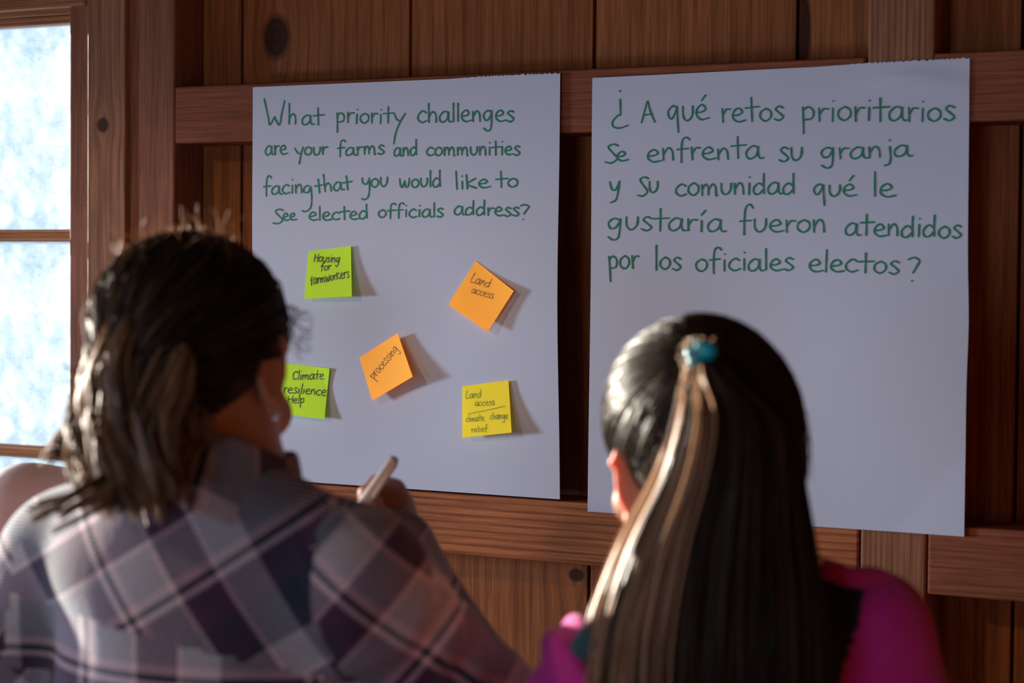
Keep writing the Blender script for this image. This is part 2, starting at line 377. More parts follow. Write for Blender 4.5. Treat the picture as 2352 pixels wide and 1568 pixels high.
# ------------------------------------------------------------------ handwriting
GL = {
 'a': (0.95, [[(.72, .88), (.42, 1.0), (.08, .6), (.08, .15), (.32, 0), (.62, .3), (.72, .88)], [(.74, .95), (.72, .35), (.82, .04), (1.02, .05)]]),
 'c': (0.8, [[(.72, .82), (.45, 1.0), (.12, .65), (.1, .25), (.4, 0), (.75, .15)]]),
 'd': (0.95, [[(.68, .75), (.4, .95), (.08, .55), (.12, .08), (.4, 0), (.7, .4)], [(.74, 1.95), (.72, 1.0), (.74, .05)]]),
 'e': (0.85, [[(.12, .48), (.45, .52), (.66, .72), (.45, 1.0), (.15, .75), (.1, .3), (.4, 0), (.85, .1)]]),
 'f': (0.75, [[(.78, 1.72), (.62, 1.95), (.38, 1.75), (.3, 1.0), (.28, -.2)], [(.05, .88), (.68, .95)]]),
 'g': (0.95, [[(.7, .85), (.4, 1.0), (.1, .65), (.18, .2), (.45, .2), (.7, .75)], [(.73, .98), (.7, .2), (.62, -.6), (.35, -.8), (.08, -.55)]]),
 'h': (0.9, [[(.12, 1.95), (.12, 1.0), (.12, .0)], [(.12, .5), (.4, .95), (.65, .7), (.68, .0)]]),
 'i': (0.4, [[(.2, .95), (.18, .0)], [(.22, 1.52), (.23, 1.47)]]),
 'í': (0.5, [[(.2, .95), (.2, .0)], [(.18, 1.4), (.4, 1.8)]]),
 'j': (0.55, [[(.35, .95), (.38, 0), (.3, -.6), (.05, -.75)], [(.35, 1.5), (.36, 1.45)]]),
 'k': (0.85, [[(.12, 1.6), (.12, 0)], [(.72, 1.15), (.14, .55), (.75, .0)]]),
 'K': (0.9, [[(.12, 1.6), (.12, 0)], [(.72, 1.35), (.14, .65), (.78, .0)]]),
 'l': (0.35, [[(.18, 1.95), (.17, 1.0), (.16, 0)]]),
 'm': (1.25, [[(.1, .95), (.12, 0)], [(.12, .5), (.33, .95), (.5, .7), (.52, .05)], [(.54, .5), (.78, .97), (.98, .7), (1.0, 0), (1.08, .02)]]),
 'n': (0.85, [[(.1, .95), (.12, 0)], [(.12, .45), (.4, .97), (.62, .7), (.66, 0)]]),
 'o': (0.85, [[(.45, .98), (.12, .7), (.1, .25), (.4, 0), (.7, .3), (.7, .75), (.42, .98)]]),
 'p': (0.85, [[(.12, 1.0), (.15, .2), (.17, -.9)], [(.12, .75), (.42, 1.0), (.68, .7), (.6, .2), (.18, .08)]]),
 'q': (0.9, [[(.62, .85), (.4, 1.0), (.1, .65), (.15, .2), (.35, .15), (.62, .8)], [(.64, .95), (.66, 0), (.7, -.85)]]),
 'r': (0.65, [[(.12, 1.0), (.15, 0)], [(.15, .5), (.35, .92), (.62, .92)]]),
 's': (0.7, [[(.62, .88), (.38, 1.02), (.16, .8), (.4, .5), (.6, .22), (.35, -.03), (.06, .1)]]),
 'S': (0.85, [[(.8, 1.25), (.5, 1.4), (.2, 1.15), (.45, .65), (.72, .15), (.4, -.25), (.02, -.18)]]),
 't': (0.8, [[(.38, 1.75), (.38, .8), (.38, 0)], [(.0, .95), (.85, 1.02)]]),
 'u': (0.85, [[(.1, .98), (.12, .3), (.35, 0), (.65, .3), (.72, 1.0)], [(.72, .98), (.73, .5)]]),
 'v': (0.8, [[(.1, 1), (.35, 0), (.7, 1)]]),
 'w': (1.15, [[(.08, .98), (.15, .25), (.32, .0), (.55, .7)], [(.56, .75), (.65, .05), (.9, .15), (1.02, 1.05)]]),
 'y': (0.85, [[(.08, 1.0), (.2, .35), (.45, .3), (.68, .95)], [(.72, 1.05), (.6, .1), (.45, -.6), (.1, -.85)]]),
 'Y': (0.9, [[(.05, 1.0), (.35, .25)], [(.85, 1.0), (.5, -.2), (.3, -1.3), (.22, -2.1)]]),
 'é': (0.85, [[(.12, .48), (.45, .52), (.66, .72), (.45, 1.0), (.15, .75), (.1, .3), (.4, 0), (.85, .1)], [(.42, 1.3), (.68, 1.75)]]),
 'W': (1.5, [[(.0, 2.0), (.3, .6), (.42, 0.02), (.68, .45), (.78, .65)], [(.76, .62), (1.12, .0), (1.3, .9), (1.5, 1.85)]]),
 'A': (1.0, [[(.0, -.05), (.4, 1.55)], [(.45, 1.55), (.62, .8), (.95, .0)], [(.12, .5), (.78, .62)]]),
 'H': (1.0, [[(.1, 1.5), (.1, 0)], [(.85, 1.6), (.8, 0)], [(.05, .75), (.9, .85)]]),
 'L': (0.85, [[(.25, 1.9), (.1, 0), (.8, .05)]]),
 'C': (0.95, [[(.85, 1.2), (.5, 1.45), (.1, .8), (.3, .05), (.9, .15)]]),
 'F': (0.9, [[(.3, 1.6), (.1, -.1)], [(.3, 1.55), (.9, 1.6)], [(.05, .7), (.7, .8)]]),
 '?': (0.85, [[(.05, 1.35), (.45, 1.5), (.78, 1.25), (.6, .8), (.35, .3)], [(.28, -.32), (.3, -.36)]]),
 '¿': (1.0, [[(.48, 2.3), (.5, 2.24)], [(.5, 1.75), (.52, .8), (.4, .72), (.1, .35), (.12, 0), (.5, -.1), (.95, .08)]]),
 ' ': (0.5, []),
}
def spline(pts, n=6):
    P = np.array(pts, float)
    if len(P) < 3: return P
    Q = np.vstack([2 * P[0] - P[1], P, 2 * P[-1] - P[-2]]); out = []
    for i in range(1, len(Q) - 2):
        for t in np.linspace(0, 1, n, endpoint=False):
            a, b, c, d = Q[i - 1], Q[i], Q[i + 1], Q[i + 2]
            out.append(0.5 * (2 * b + (c - a) * t + (2 * a - 5 * b + 4 * c - d) * t * t + (-a + 3 * b - 3 * c + d) * t ** 3))
    out.append(P[-1]); return np.array(out)
def word(txt, x0, x1, ya, yb, xh, asc=1.0, slant=0.0):
    """strokes in pixel coordinates (y down)"""
    adv = sum(GL[c][0] for c in txt); ex = 0.0; out = []; x = 0.0
    L = math.hypot(x1 - x0, yb - ya); ux, uy = (x1 - x0) / L, (yb - ya) / L; k = L / adv
    for c in txt:
        w_, st = GL[c]; jy = random.uniform(-.05, .05); js = random.uniform(.94, 1.06)
        for s in st:
            q = []
            for (gx, gy) in s:
                if gy > 1.05: gy = 1.05 + (gy - 1.05) * asc
                gy = gy * js + jy
                a = (x + gx + slant * gy) * k; b = gy * xh
                q.append((x0 + a * ux + b * uy, ya + a * uy - b * ux))
            out.append(spline(q))
        x += w_
    return out
def ribbon(name, strokes, to3d, width, mat, parent):
    """strokes: list of pixel polylines; to3d maps a pixel to a point on the sheet; width in metres"""
    V, F = [], []
    nrm = np.array([0, -1.0, 0])
    for s in strokes:
        P = np.array([to3d(*p) for p in s]); n = len(P)
        T = np.gradient(P, axis=0) if n > 1 else np.array([[1, 0, 0]])
        T /= (np.linalg.norm(T, axis=1)[:, None] + 1e-9)
        S = np.cross(T, nrm); S /= (np.linalg.norm(S, axis=1)[:, None] + 1e-9)
        P = np.vstack([P[0] - T[0] * width * .35, P, P[-1] + T[-1] * width * .35]); S = np.vstack([S[0], S, S[-1]])
        w_ = np.full(len(P), width / 2); w_[0] *= .45; w_[-1] *= .45
        w_ *= 1 + .12 * np.sin(np.arange(len(P)) * .7 + len(V))
        b = len(V)
        for p, d, ww in zip(P, S, w_):
            V += [p + d * ww, p + d * ww * 0.0 + nrm * .00012, p - d * ww]
        for i in range(len(P) - 1):
            a = b + 3 * i; F += [(a, a + 1, a + 4, a + 3), (a + 1, a + 2, a + 5, a + 4)]
    return mesh_np(name, V, F, mat, parent, smooth=False)
M_green = plain('green_marker_ink', srgb(0, 134, 98), 0.6)
M_black = plain('black_marker_ink', srgb(22, 24, 26), 0.5)
M_pencil = plain('pen_ink', srgb(92, 70, 58), 0.6)
M_grnpen = plain('thin_green_ink', srgb(96, 140, 60), 0.6)

# ------------------------------------------------------------------ chart sheets
def paper_mat(name, col):
    m = NT(name); m.p.inputs['Base Color'].default_value = col; m.p.inputs['Roughness'].default_value = 0.75
    m.p.inputs['Specular IOR Level'].default_value = 0.2
    tc = m.n('ShaderNodeTexCoord'); n = m.n('ShaderNodeTexNoise', i_Scale=420.0, i_Detail=3.0); m.l(tc.outputs['Object'], n.inputs['Vector'])
    m.bump(n.outputs[0], 0.12, 0.0004); return m
pm = paper_mat('chart_paper', (0.68, 0.715, 0.80, 1)); M_paper = pm.m
PYL = -0.0045
def sheet(name, TL, TR, BR, BL, lift, tear, label, group):
    A = [PY(*p, PYL) for p in (TL, TR, BR, BL)]
    nx, nz = 60, 70; V = []
    for j in range(nz + 1):
        t = j / nz
        for i in range(nx + 1):
            s = i / nx
            p = (1 - t) * ((1 - s) * A[0] + s * A[1]) + t * ((1 - s) * A[3] + s * A[2])
            # right/left edges of a hanging sheet are never quite straight
            p = p + np.array([lift(s, t)[1], 0, 0]); p[1] = PYL - lift(s, t)[0]
            V.append(p)
    # torn upper edge: extra jagged row
    base = len(V); m_ = 300; TV = []
    for i in range(m_ + 1):
        s = i / m_; p = (1 - s) * A[0] + s * A[1]
        jag = 0.0
        if s > tear: jag = (abs(math.sin(s * 230 + 2 * math.sin(s * 47))) * .0016 + random.uniform(0, .0011)) * min(1, (s - tear) * 8)
        q = p.copy(); q[1] = PYL - lift(s, 0)[0]; q[0] += lift(s, 0)[1]
        V.append(q); 
        r = q.copy(); r[2] += 0.0004 + jag; V.append(r)
    F = [(j * (nx + 1) + i, j * (nx + 1) + i + 1, (j + 1) * (nx + 1) + i + 1, (j + 1) * (nx + 1) + i) for j in range(nz) for i in range(nx)]
    F += [(base + 2 * i, base + 2 * i + 1, base + 2 * i + 3, base + 2 * i + 2) for i in range(m_)]
    cen = sum(A) / 4
    root = empty(name, cen)
    o = mesh_np('paper', V, F, M_paper, root, smooth=False)
    so = o.modifiers.new('thickness', 'SOLIDIFY'); so.thickness = 0.00025; so.offset = 1
    tag(root, label, 'paper sheet', group)
    iv = np.linalg.inv
    ex = A[1] - A[0]; ez = A[3] - A[0]
    def to3d(px, py):
        p = PY(px, py, PYL - .001); s = (p - A[0]) @ ex / (ex @ ex); t = (p - A[0]) @ ez / (ez @ ez)
        p[1] = PYL - lift(min(max(s, 0), 1), min(max(t, 0), 1))[0] - 0.0007; return p
    def surf_lift(px, py):
        p = PY(px, py, PYL - .002); s = (p - A[0]) @ ex / (ex @ ex); t = (p - A[0]) @ ez / (ez @ ez)
        return lift(min(max(s, 0), 1), min(max(t, 0), 1))[0]
    return root, to3d, surf_lift
def lift1(s, t):
    l = 0.0015 + .0022 * math.sin(math.pi * t) * (0.4 + 0.6 * s) + .0018 * math.sin(3 * s + 5 * t) * math.sin(math.pi * t) + .003 * max(0, t - .86) / .14 * max(0, s - .6)
    dx = -0.0042 * s * math.exp(-((t - .5) / .28) ** 2) 
    return l, dx
def lift2(s, t):
    l = 0.0015 + .002 * math.sin(math.pi * t) + .0016 * math.sin(4 * s + 3 * t) * math.sin(math.pi * t)
    l += .0045 * math.exp(-((s - .86) / .11) ** 2 - ((t - .035 - .12 * (s - .86) ** 2 * 8) / .022) ** 2)
    l += .004 * max(0, (s + t - 1.82)) / .18
    dx = 0.0022 * s * math.exp(-((t - .55) / .1) ** 2) + .003 * (1 - s) * math.exp(-((t - .5) / .35) ** 2)
    return l, dx
root1, t3a, on_sheet = sheet('chart_sheet', (582, 201), (1288, 171), (1288, 1146), (584, 1098), lift1, .66,
    'white chart sheet handwritten in green English words, with coloured notes stuck on it', None)
root2, t3b, _ = sheet('chart_sheet', (1361, 180), (2228, 137), (2217, 1231), (1350, 1174), lift2, .62,
    'white chart sheet handwritten in green Spanish words, without any notes on it', None)

def tr(strokes, ox, oy, s): return [np.asarray(q) * s + np.array([ox, oy]) for q in strokes]
L1 = []
for a in [('W', 90, 243, 420, 420, 100), ('h', 268, 345, 411, 411, 84), ('at', 372, 538, 418, 412, 74),
          ('priorit', 626, 1060, 400, 405, 76, .85), ('challenges', 1238, 1972, 400, 385, 82, .75),
          ('are', 100, 268, 640, 633, 66), ('our', 392, 572, 640, 640, 62), ('farms', 640, 1000, 645, 635, 62, .9), ('and', 1065, 1248, 648, 645, 62, .9),
          ('communities', 1306, 2015, 648, 640, 64, .95), ('facin', 88, 392, 935, 928, 66, 1.2), ('that', 480, 755, 928, 898, 62, 1.1),
          ('ou', 890, 1028, 880, 880, 68), ('would', 1104, 1428, 885, 880, 68, .8), ('like', 1520, 1788, 898, 880, 66, 1.1), ('to', 1830, 2004, 888, 882, 66, 1.2),
          ('S', 160, 245, 1140, 1140, 64), ('ee', 235, 338, 1135, 1128, 52), ('elected', 428, 882, 1132, 1118, 60, .75), ('officials', 945, 1440, 1108, 1106, 60, .9),
          ('address?', 1514, 2080, 1090, 1100, 62, .8)]:
    L1 += tr(word(*a), 580, 160, 720 / 2352)
extra = [[(1068, 335), (1085, 372), (1105, 385)], [(1150, 328), (1108, 400), (1078, 480), (1065, 558)],
         [(322, 590), (345, 625), (368, 632)], [(385, 580), (368, 640), (357, 708)],
         [(428, 870), (400, 880), (392, 915), (425, 920), (440, 880)], [(445, 878), (452, 980), (440, 1040), (405, 1065), (380, 1058)],
         [(828, 812), (835, 850), (862, 858), (880, 825)], [(882, 812), (884, 890), (875, 950), (850, 975), (825, 968)]]
L1 += tr([spline(e) for e in extra], 580, 160, 720 / 2352)
ribbon('handwriting', L1, t3a, 0.0024, M_green, root1)['label'] = 'four lines of green handwriting'
L2 = []
for a in [('¿', 150, 245, 395, 395, 80), ('A', 312, 388, 375, 375, 74), ('qué', 448, 672, 368, 362, 76, .85), ('retos', 735, 1078, 378, 362, 72, .9),
          ('prioritarios', 1160, 1990, 368, 366, 74, .85), ('S', 118, 195, 578, 578, 62), ('e', 180, 243, 582, 578, 50), ('enfrenta', 340, 958, 584, 566, 66, .9), ('su', 1042, 1180, 582, 580, 72),
          ('granja', 1264, 1752, 572, 558, 62, 1.1), ('y', 140, 210, 750, 748, 62), ('S', 292, 356, 755, 755, 60), ('u', 350, 410, 752, 752, 60), ('comunidad', 492, 1142, 765, 758, 64, .85),
          ('qué', 1225, 1460, 768, 766, 64), ('le', 1540, 1668, 772, 770, 66, 1.0), ('gustaría', 130, 758, 948, 958, 66, 1.0), ('fueron', 834, 1305, 962, 958, 68, 1.3),
          ('atendidos', 1396, 2024, 975, 992, 66, .8), ('por', 136, 306, 1158, 1152, 72), ('los', 382, 532, 1160, 1158, 66, 1.0), ('oficiales', 600, 1130, 1170, 1160, 64, .9),
          ('electos', 1200, 1692, 1168, 1182, 64, .95), ('?', 1732, 1800, 1195, 1195, 68)]:
    L2 += tr(word(*a), 1340, 120, 1012 / 2352)
ribbon('handwriting', L2, t3b, 0.0024, M_green, root2)['label'] = 'five lines of green handwriting'

# ------------------------------------------------------------------ sticky notes
def note_mat(name, col):
    m = NT(name); m.p.inputs['Base Color'].default_value = col; m.p.inputs['Roughness'].default_value = 0.65
    m.p.inputs['Specular IOR Level'].default_value = 0.15
    tl = m.n('ShaderNodeBsdfTranslucent'); tl.inputs[0].default_value = col
    mx = m.n('ShaderNodeMixShader'); mx.inputs[0].default_value = 0.22
    m.l(m.p.outputs[0], mx.inputs[1]); m.l(tl.outputs[0], mx.inputs[2]); m.l(mx.outputs[0], m.out.inputs[0]); return m.m
M_lime = note_mat('lime_note_paper', (0.90, 1.25, 0.06, 1)); M_orange = note_mat('orange_note_paper', (1.60, 0.88, 0.11, 1)); M_yellow = note_mat('yellow_note_paper', (1.40, 1.18, 0.06, 1))
def note(corners, lift, mat, label, texts, ink, width, lines=()):
    """corners TL,TR,BR,BL as seen in the picture plane of the sheet; lift(s,t) metres"""
    C4 = [np.array(c, float) for c in corners]; n = 16; V = []
    def pos(s, t):
        q = (1 - t) * ((1 - s) * C4[0] + s * C4[1]) + t * ((1 - s) * C4[3] + s * C4[2])
        return PY(q[0], q[1], PYL - .0010 - on_sheet(*q) - lift(s, t))
    for j in range(n + 1):
        for i in range(n + 1): V.append(pos(i / n, j / n))
    F = [(j * (n + 1) + i, j * (n + 1) + i + 1, (j + 1) * (n + 1) + i + 1, (j + 1) * (n + 1) + i) for j in range(n) for i in range(n)]
    root = empty('sticky_note', pos(.5, 0)); tag(root, label, 'sticky note')
    o = mesh_np('note_paper', V, F, mat, root, smooth=False)
    so = o.modifiers.new('thickness', 'SOLIDIFY'); so.thickness = 0.00015; so.offset = 1
    def to3d(px, py):
        s, t = .5, .5
        for _ in range(5):
            q = (1 - t) * ((1 - s) * C4[0] + s * C4[1]) + t * ((1 - s) * C4[3] + s * C4[2])
            ds = (1 - t) * (C4[1] - C4[0]) + t * (C4[2] - C4[3]); dt = (1 - s) * (C4[3] - C4[0]) + s * (C4[2] - C4[1])
            d = np.linalg.solve(np.array([ds, dt]).T, np.array([px, py]) - q); s += d[0]; t += d[1]
        p = PY(px, py, PYL - .0010 - on_sheet(px, py) - lift(s, t)); p[1] -= 0.0006; return p
    st = []
    for a in texts: st += tr(word(*a), 640, 540, .39545)
    st += tr([np.array(l, float) for l in lines], 640, 540, .39545)
    ribbon('handwriting', st, to3d, width, ink, root)
    return root
note([(709, 577), (806, 565), (808, 681), (699, 686)], lambda s, t: .012 * t ** 1.6 + .004 * s * s, M_lime,
     'lime green sticky note reading Housing for farmworkers, above the other notes',
     [('Housing', 203, 356, 152, 160, 29, .8, .15), ('for', 242, 305, 205, 202, 28, .6, .15), ('farmworKers', 185, 412, 288, 243, 31, .4, .15)], M_black, 0.0013)
note([(644, 833), (757, 846), (745, 962), (634, 949)], lambda s, t: .011 * t ** 1.6 + .010 * max(0, s + (1 - t) - 1.62) , M_lime,
     'lime green sticky note reading Climate, partly hidden behind the plaid woman\'s cheek',
     [('Climate', 78, 264, 838, 836, 30, 1.0, .1), ('Resilience'.replace('R', 'r'), 25, 276, 912, 932, 32, 1.0, .1), ('Help', 50, 150, 975, 975, 28, .9, .1)], M_black, 0.0013)
note([(1093, 599), (1180, 668), (1120, 762), (1030, 699)], lambda s, t: .008 * t ** 1.8 + .010 * s * s * (1 - t) + .006 * s * t, M_orange,
     'orange sticky note reading Land access, tilted like a diamond at the upper right',
     [('Land', 1112, 1224, 268, 308, 31, .9, .05), ('access', 1118, 1246, 333, 370, 27)], M_pencil, 0.0008)
note([(826, 821), (913, 765), (948, 865), (855, 920)], lambda s, t: .013 * t ** 1.5 + .010 * s * s, M_orange,
     'orange sticky note reading processing, tilted to the left in the middle of the sheet',
     [('processing', 552, 700, 838, 660, 30, .7)], M_pencil, 0.0008)
note([(1062, 887), (1168, 873), (1175, 993), (1062, 1005)], lambda s, t: .013 * t ** 1.5 + .004 * s, M_yellow,
     'yellow sticky note reading Land access climate change relief, low on the right',
     [('Land', 1086, 1178, 945, 942, 26, .8, .1), ('access', 1140, 1256, 992, 985, 23), ('climate', 1088, 1196, 1084, 1076, 22, .9), ('change', 1228, 1334, 1070, 1066, 24, .8), ('relief', 1120, 1216, 1146, 1138, 22, .9)],
     M_grnpen, 0.0008, [[(1100, 1038), (1200, 1018), (1315, 992)]])

# ------------------------------------------------------------------ sculpting tools (signed distance fields -> one continuous mesh)
class Field:
    def __init__(s, lo, hi, h):
        s.h = h; s.lo = np.array(lo, float); n = np.ceil((np.array(hi) - s.lo) / h).astype(int) + 1
        s.F = np.full(n, 0.5, np.float32); s.ax = [(s.lo[i] + np.arange(n[i]) * h).astype(np.float32) for i in range(3)]
    def apply(s, fn, lo, hi, k, op='u'):
        m = .02 + k
        sl = []
        for i in range(3):
            a = int(max(0, np.floor((lo[i] - m - s.lo[i]) / s.h))); b = int(min(s.F.shape[i], np.ceil((hi[i] + m - s.lo[i]) / s.h) + 1))
            if b <= a: return
            sl.append(slice(a, b))
        sl = tuple(sl)
        P = (s.ax[0][sl[0]][:, None, None], s.ax[1][sl[1]][None, :, None], s.ax[2][sl[2]][None, None, :])
        d = fn(*P).astype(np.float32); A = s.F[sl]
        if op == 'u':
            h = np.clip(.5 + .5 * (A - d) / k, 0, 1); s.F[sl] = A * (1 - h) + d * h - k * h * (1 - h)
        else:                                   # subtract
            h = np.clip(.5 - .5 * (A + d) / k, 0, 1); s.F[sl] = A * (1 - h) - d * h + k * h * (1 - h)
    def ell(s, c, r, R=np.eye(3), k=.01, op='u'):
        c = np.array(c, float); r = np.array(r, float); e = np.sqrt((np.asarray(R) ** 2) @ (r ** 2)); Q = np.asarray(R).T
        def fn(x, y, z):
            X, Y, Z = x - c[0], y - c[1], z - c[2]
            u, v, w = (Q[i, 0] * X + Q[i, 1] * Y + Q[i, 2] * Z for i in range(3))
            k0 = np.sqrt((u / r[0]) ** 2 + (v / r[1]) ** 2 + (w / r[2]) ** 2)
            k1 = np.sqrt((u / r[0] ** 2) ** 2 + (v / r[1] ** 2) ** 2 + (w / r[2] ** 2) ** 2) + 1e-6
            return k0 * (k0 - 1) / k1
        s.apply(fn, c - e, c + e, k, op)
    def cone(s, a, b, ra, rb, k=.01, op='u'):
        a = np.array(a, float); b = np.array(b, float); d = b - a; L = d @ d + 1e-9; R = max(ra, rb)
        def fn(x, y, z):
            t = np.clip(((x - a[0]) * d[0] + (y - a[1]) * d[1] + (z - a[2]) * d[2]) / L, 0, 1)
            return np.sqrt((x - a[0] - t * d[0]) ** 2 + (y - a[1] - t * d[1]) ** 2 + (z - a[2] - t * d[2]) ** 2) - (ra + (rb - ra) * t)
        s.apply(fn, np.minimum(a, b) - R, np.maximum(a, b) + R, k, op)
    def chain(s, pts, rad, k=.01):
        for i in range(len(pts) - 1): s.cone(pts[i], pts[i + 1], rad[i], rad[i + 1], k)
    def cut(s, p, n):                           # keep the side the normal n points away from
        p = np.array(p, float); n = np.array(n, float)
        d = (s.ax[0][:, None, None] - p[0]) * n[0] + (s.ax[1][None, :, None] - p[1]) * n[1] + (s.ax[2][None, None, :] - p[2]) * n[2]
        s.F = np.maximum(s.F, d.astype(np.float32))
    def mesh(s, smooth=2):
        F = s.F; ins = F < 0; nx, ny, nz = F.shape
        cnt = np.zeros((nx - 1, ny - 1, nz - 1), np.uint8)
        for a in (0, 1):
            for b in (0, 1):
                for c in (0, 1): cnt += ins[a:nx - 1 + a, b:ny - 1 + b, c:nz - 1 + c]
        act = (cnt > 0) & (cnt < 8); idx = np.full(act.shape, -1, np.int64); C = np.argwhere(act); idx[act] = np.arange(len(C))
        acc = np.zeros((len(C), 3)); num = np.zeros(len(C))
        for ax in range(3):
            o1, o2 = [i for i in range(3) if i != ax]
            for b in (0, 1):
                for c in (0, 1):
                    A = C.copy(); A[:, o1] += b; A[:, o2] += c; B = A.copy(); B[:, ax] += 1
                    fa = F[A[:, 0], A[:, 1], A[:, 2]]; fb = F[B[:, 0], B[:, 1], B[:, 2]]
                    m = (fa < 0) != (fb < 0); t = np.where(m, fa / np.where(m, fa - fb, 1), 0)
                    p = A.astype(float); p[:, ax] += t; acc += p * m[:, None]; num += m
        V = acc / num[:, None]; quads = []
        for ax in range(3):
            o1, o2 = (ax + 1) % 3, (ax + 2) % 3
            sl0 = [slice(None)] * 3; sl1 = [slice(None)] * 3; sl0[ax] = slice(0, -1); sl1[ax] = slice(1, None)
            ch = ins[tuple(sl0)] != ins[tuple(sl1)]; E = np.argwhere(ch)
            E = E[(E[:, o1] > 0) & (E[:, o2] > 0) & (E[:, o1] < F.shape[o1] - 1) & (E[:, o2] < F.shape[o2] - 1)]
            q = []
            for b, c in ((-1, -1), (0, -1), (0, 0), (-1, 0)):
                D = E.copy(); D[:, o1] += b; D[:, o2] += c; q.append(idx[D[:, 0], D[:, 1], D[:, 2]])
            q = np.stack(q, 1); st = ins[E[:, 0], E[:, 1], E[:, 2]]; q[~st] = q[~st][:, ::-1]; quads.append(q)
        Q = np.vstack(quads); Q = Q[(Q >= 0).all(1)]
        V = V * s.h + s.lo
        for _ in range(smooth):
            S = np.zeros_like(V); n = np.zeros(len(V))
            for a, b in ((0, 1), (1, 2), (2, 3), (3, 0)):
                np.add.at(S, Q[:, a], V[Q[:, b]]); np.add.at(S, Q[:, b], V[Q[:, a]]); np.add.at(n, Q[:, a], 1); np.add.at(n, Q[:, b], 1)
            V = V * .4 + .6 * S / np.maximum(n, 1)[:, None]
        return V, Q
def vnormals(V, Q):
    fn = np.cross(V[Q[:, 2]] - V[Q[:, 0]], V[Q[:, 3]] - V[Q[:, 1]]); N = np.zeros_like(V)
    for i in range(4): np.add.at(N, Q[:, i], fn)
    return N / (np.linalg.norm(N, axis=1)[:, None] + 1e-12)
def basis(heading, pitch=0.0, roll=0.0):
    """columns right, forward, up; heading = degrees clockwise from straight away from the camera"""
    h = math.radians(heading) - YAW; p = math.radians(pitch); r = math.radians(roll)
    f = np.array([math.sin(h) * math.cos(p), math.cos(h) * math.cos(p), -math.sin(p)])
    rt = np.array([math.cos(h), -math.sin(h), 0.0]); up = np.cross(rt, f)
    rt2 = rt * math.cos(r) - up * math.sin(r); up2 = rt * math.sin(r) + up * math.cos(r)
    return np.array([rt2, f, up2]).T
def add_head(F, O, B, s=1.0, es=1.0, ea=28):
    """O = midpoint between the ears"""
    L = lambda x, y, z: O + B @ (np.array([x, y, z]) * s)
    E = lambda c, r, k=.012, op='u', R=B: F.ell(L(*c), np.array(r) * s, R, k, op)
    E((0, -.012, .038), (.073, .092, .082)); E((0, .02, .0), (.066, .075, .085), .02)
    E((0, .048, -.05), (.050, .045, .055), .03); F.cone(L(-.048, .02, -.045), L(-.015, .075, -.088), .018 * s, .016 * s, .03)
    F.cone(L(.048, .02, -.045), L(.015, .075, -.088), .018 * s, .016 * s, .03); E((0, .084, -.085), (.018, .014, .014), .02)
    F.cone(L(0, .092, .02), L(0, .112, -.018), .008 * s, .012 * s, .012); E((-.012, .101, -.021), (.008, .009, .007), .006); E((.012, .101, -.021), (.008, .009, .007), .006)
    F.cone(L(-.038, .083, .034), L(-.008, .094, .03), .007 * s, .007 * s, .015); F.cone(L(.038, .083, .034), L(.008, .094, .03), .007 * s, .007 * s, .015)
    for sx in (-1, 1):
        E((sx * .031, .098, .014), (.015, .012, .011), .008, 's'); E((sx * .031, .084, .013), (.0125, .0125, .0125), .002)
        E((sx * .042, .076, -.02), (.022, .02, .02), .02)
    F.cone(L(-.018, .097, -.047), L(.018, .097, -.047), .0055 * s, .0055 * s, .006); F.cone(L(-.016, .095, -.056), L(.016, .095, -.056), .006 * s, .006 * s, .006)
    E((0, .105, -.0515), (.02, .006, .0012), .002, 's')
    for sx in (-1, 1):                          # ears: rim, bowl, lobe
        a = math.radians(ea)
        ex = np.array([sx * math.cos(a), -math.sin(a), 0]); ey = np.array([sx * math.sin(a), math.cos(a), 0.0])
        # ear lies in the plane (ey, z), standing off the head
        c0 = np.array([sx * .077, -.008, .002])
        RB = B @ np.array([ex, ey, [0, 0, 1]]).T
        E(c0, (.006, .017 * es, .029 * es), .006, 'u', RB)
        pts = [c0 + ex * .004 + ey * (.017 * es * math.cos(t)) * 1.0 + np.array([0, 0, .030 * es * math.sin(t)]) for t in np.linspace(-2.3, 2.3, 12) + math.pi]
        F.chain([L(*p) for p in pts], [.0042 * s] * 12, .003)
        E(c0 + ex * .008 + np.array([0, 0, .002]), (.006, .009 * es, .015 * es), .004, 's', RB)
        E(c0 + np.array([0, .006, -.028 * es]) + ex * .003, (.005, .008, .008), .006, 'u', RB)
def add_hand(F, w, d, n, s=1.0, curl=0.5, side=1):
    """w wrist, d pointing to the knuckles, n out of the palm; side=+1 right hand"""
    d = np.array(d, float); d /= np.linalg.norm(d); n = np.array(n, float); n -= d * (n @ d); n /= np.linalg.norm(n)
    t = np.cross(d, n) * side                   # towards the thumb
    F.cone(w, w + d * .03 * s, .026 * s, .028 * s, .01)
    F.ell(w + d * .055 * s, np.array([.04, .045, .016]) * s, np.array([t, d, n]).T, .012)
    for i, (o, ln) in enumerate(((.030, .068), (.010, .076), (-.010, .071), (-.029, .056))):
        p = w + d * .088 * s + t * o * s; a = .0; pts = [p - d * .03 * s, p]; rad = [.0095 * s, .0098 * s]
        for j, f in enumerate((.45, .31, .24)):
            a += curl * (1.0, 1.25, .8)[j]
            p = p + (d * math.cos(a) + n * math.sin(a)) * ln * f * s; pts.append(p); rad.append((.009, .0083, .0072)[j] * s)
        F.chain(pts, rad, .0035)
    p0 = w + d * .025 * s + t * .025 * s; p1 = p0 + (t * .6 + d * .55 + n * .5) * .04 * s; p2 = p1 + (d * .8 + n * .5 * curl + t * .15) * .032 * s; p3 = p2 + (d * .8 + n * .7 * curl - t * .1) * .024 * s
    F.chain([p0, p1, p2, p3], [.014 * s, .0115 * s, .0105 * s, .0085 * s], .006)
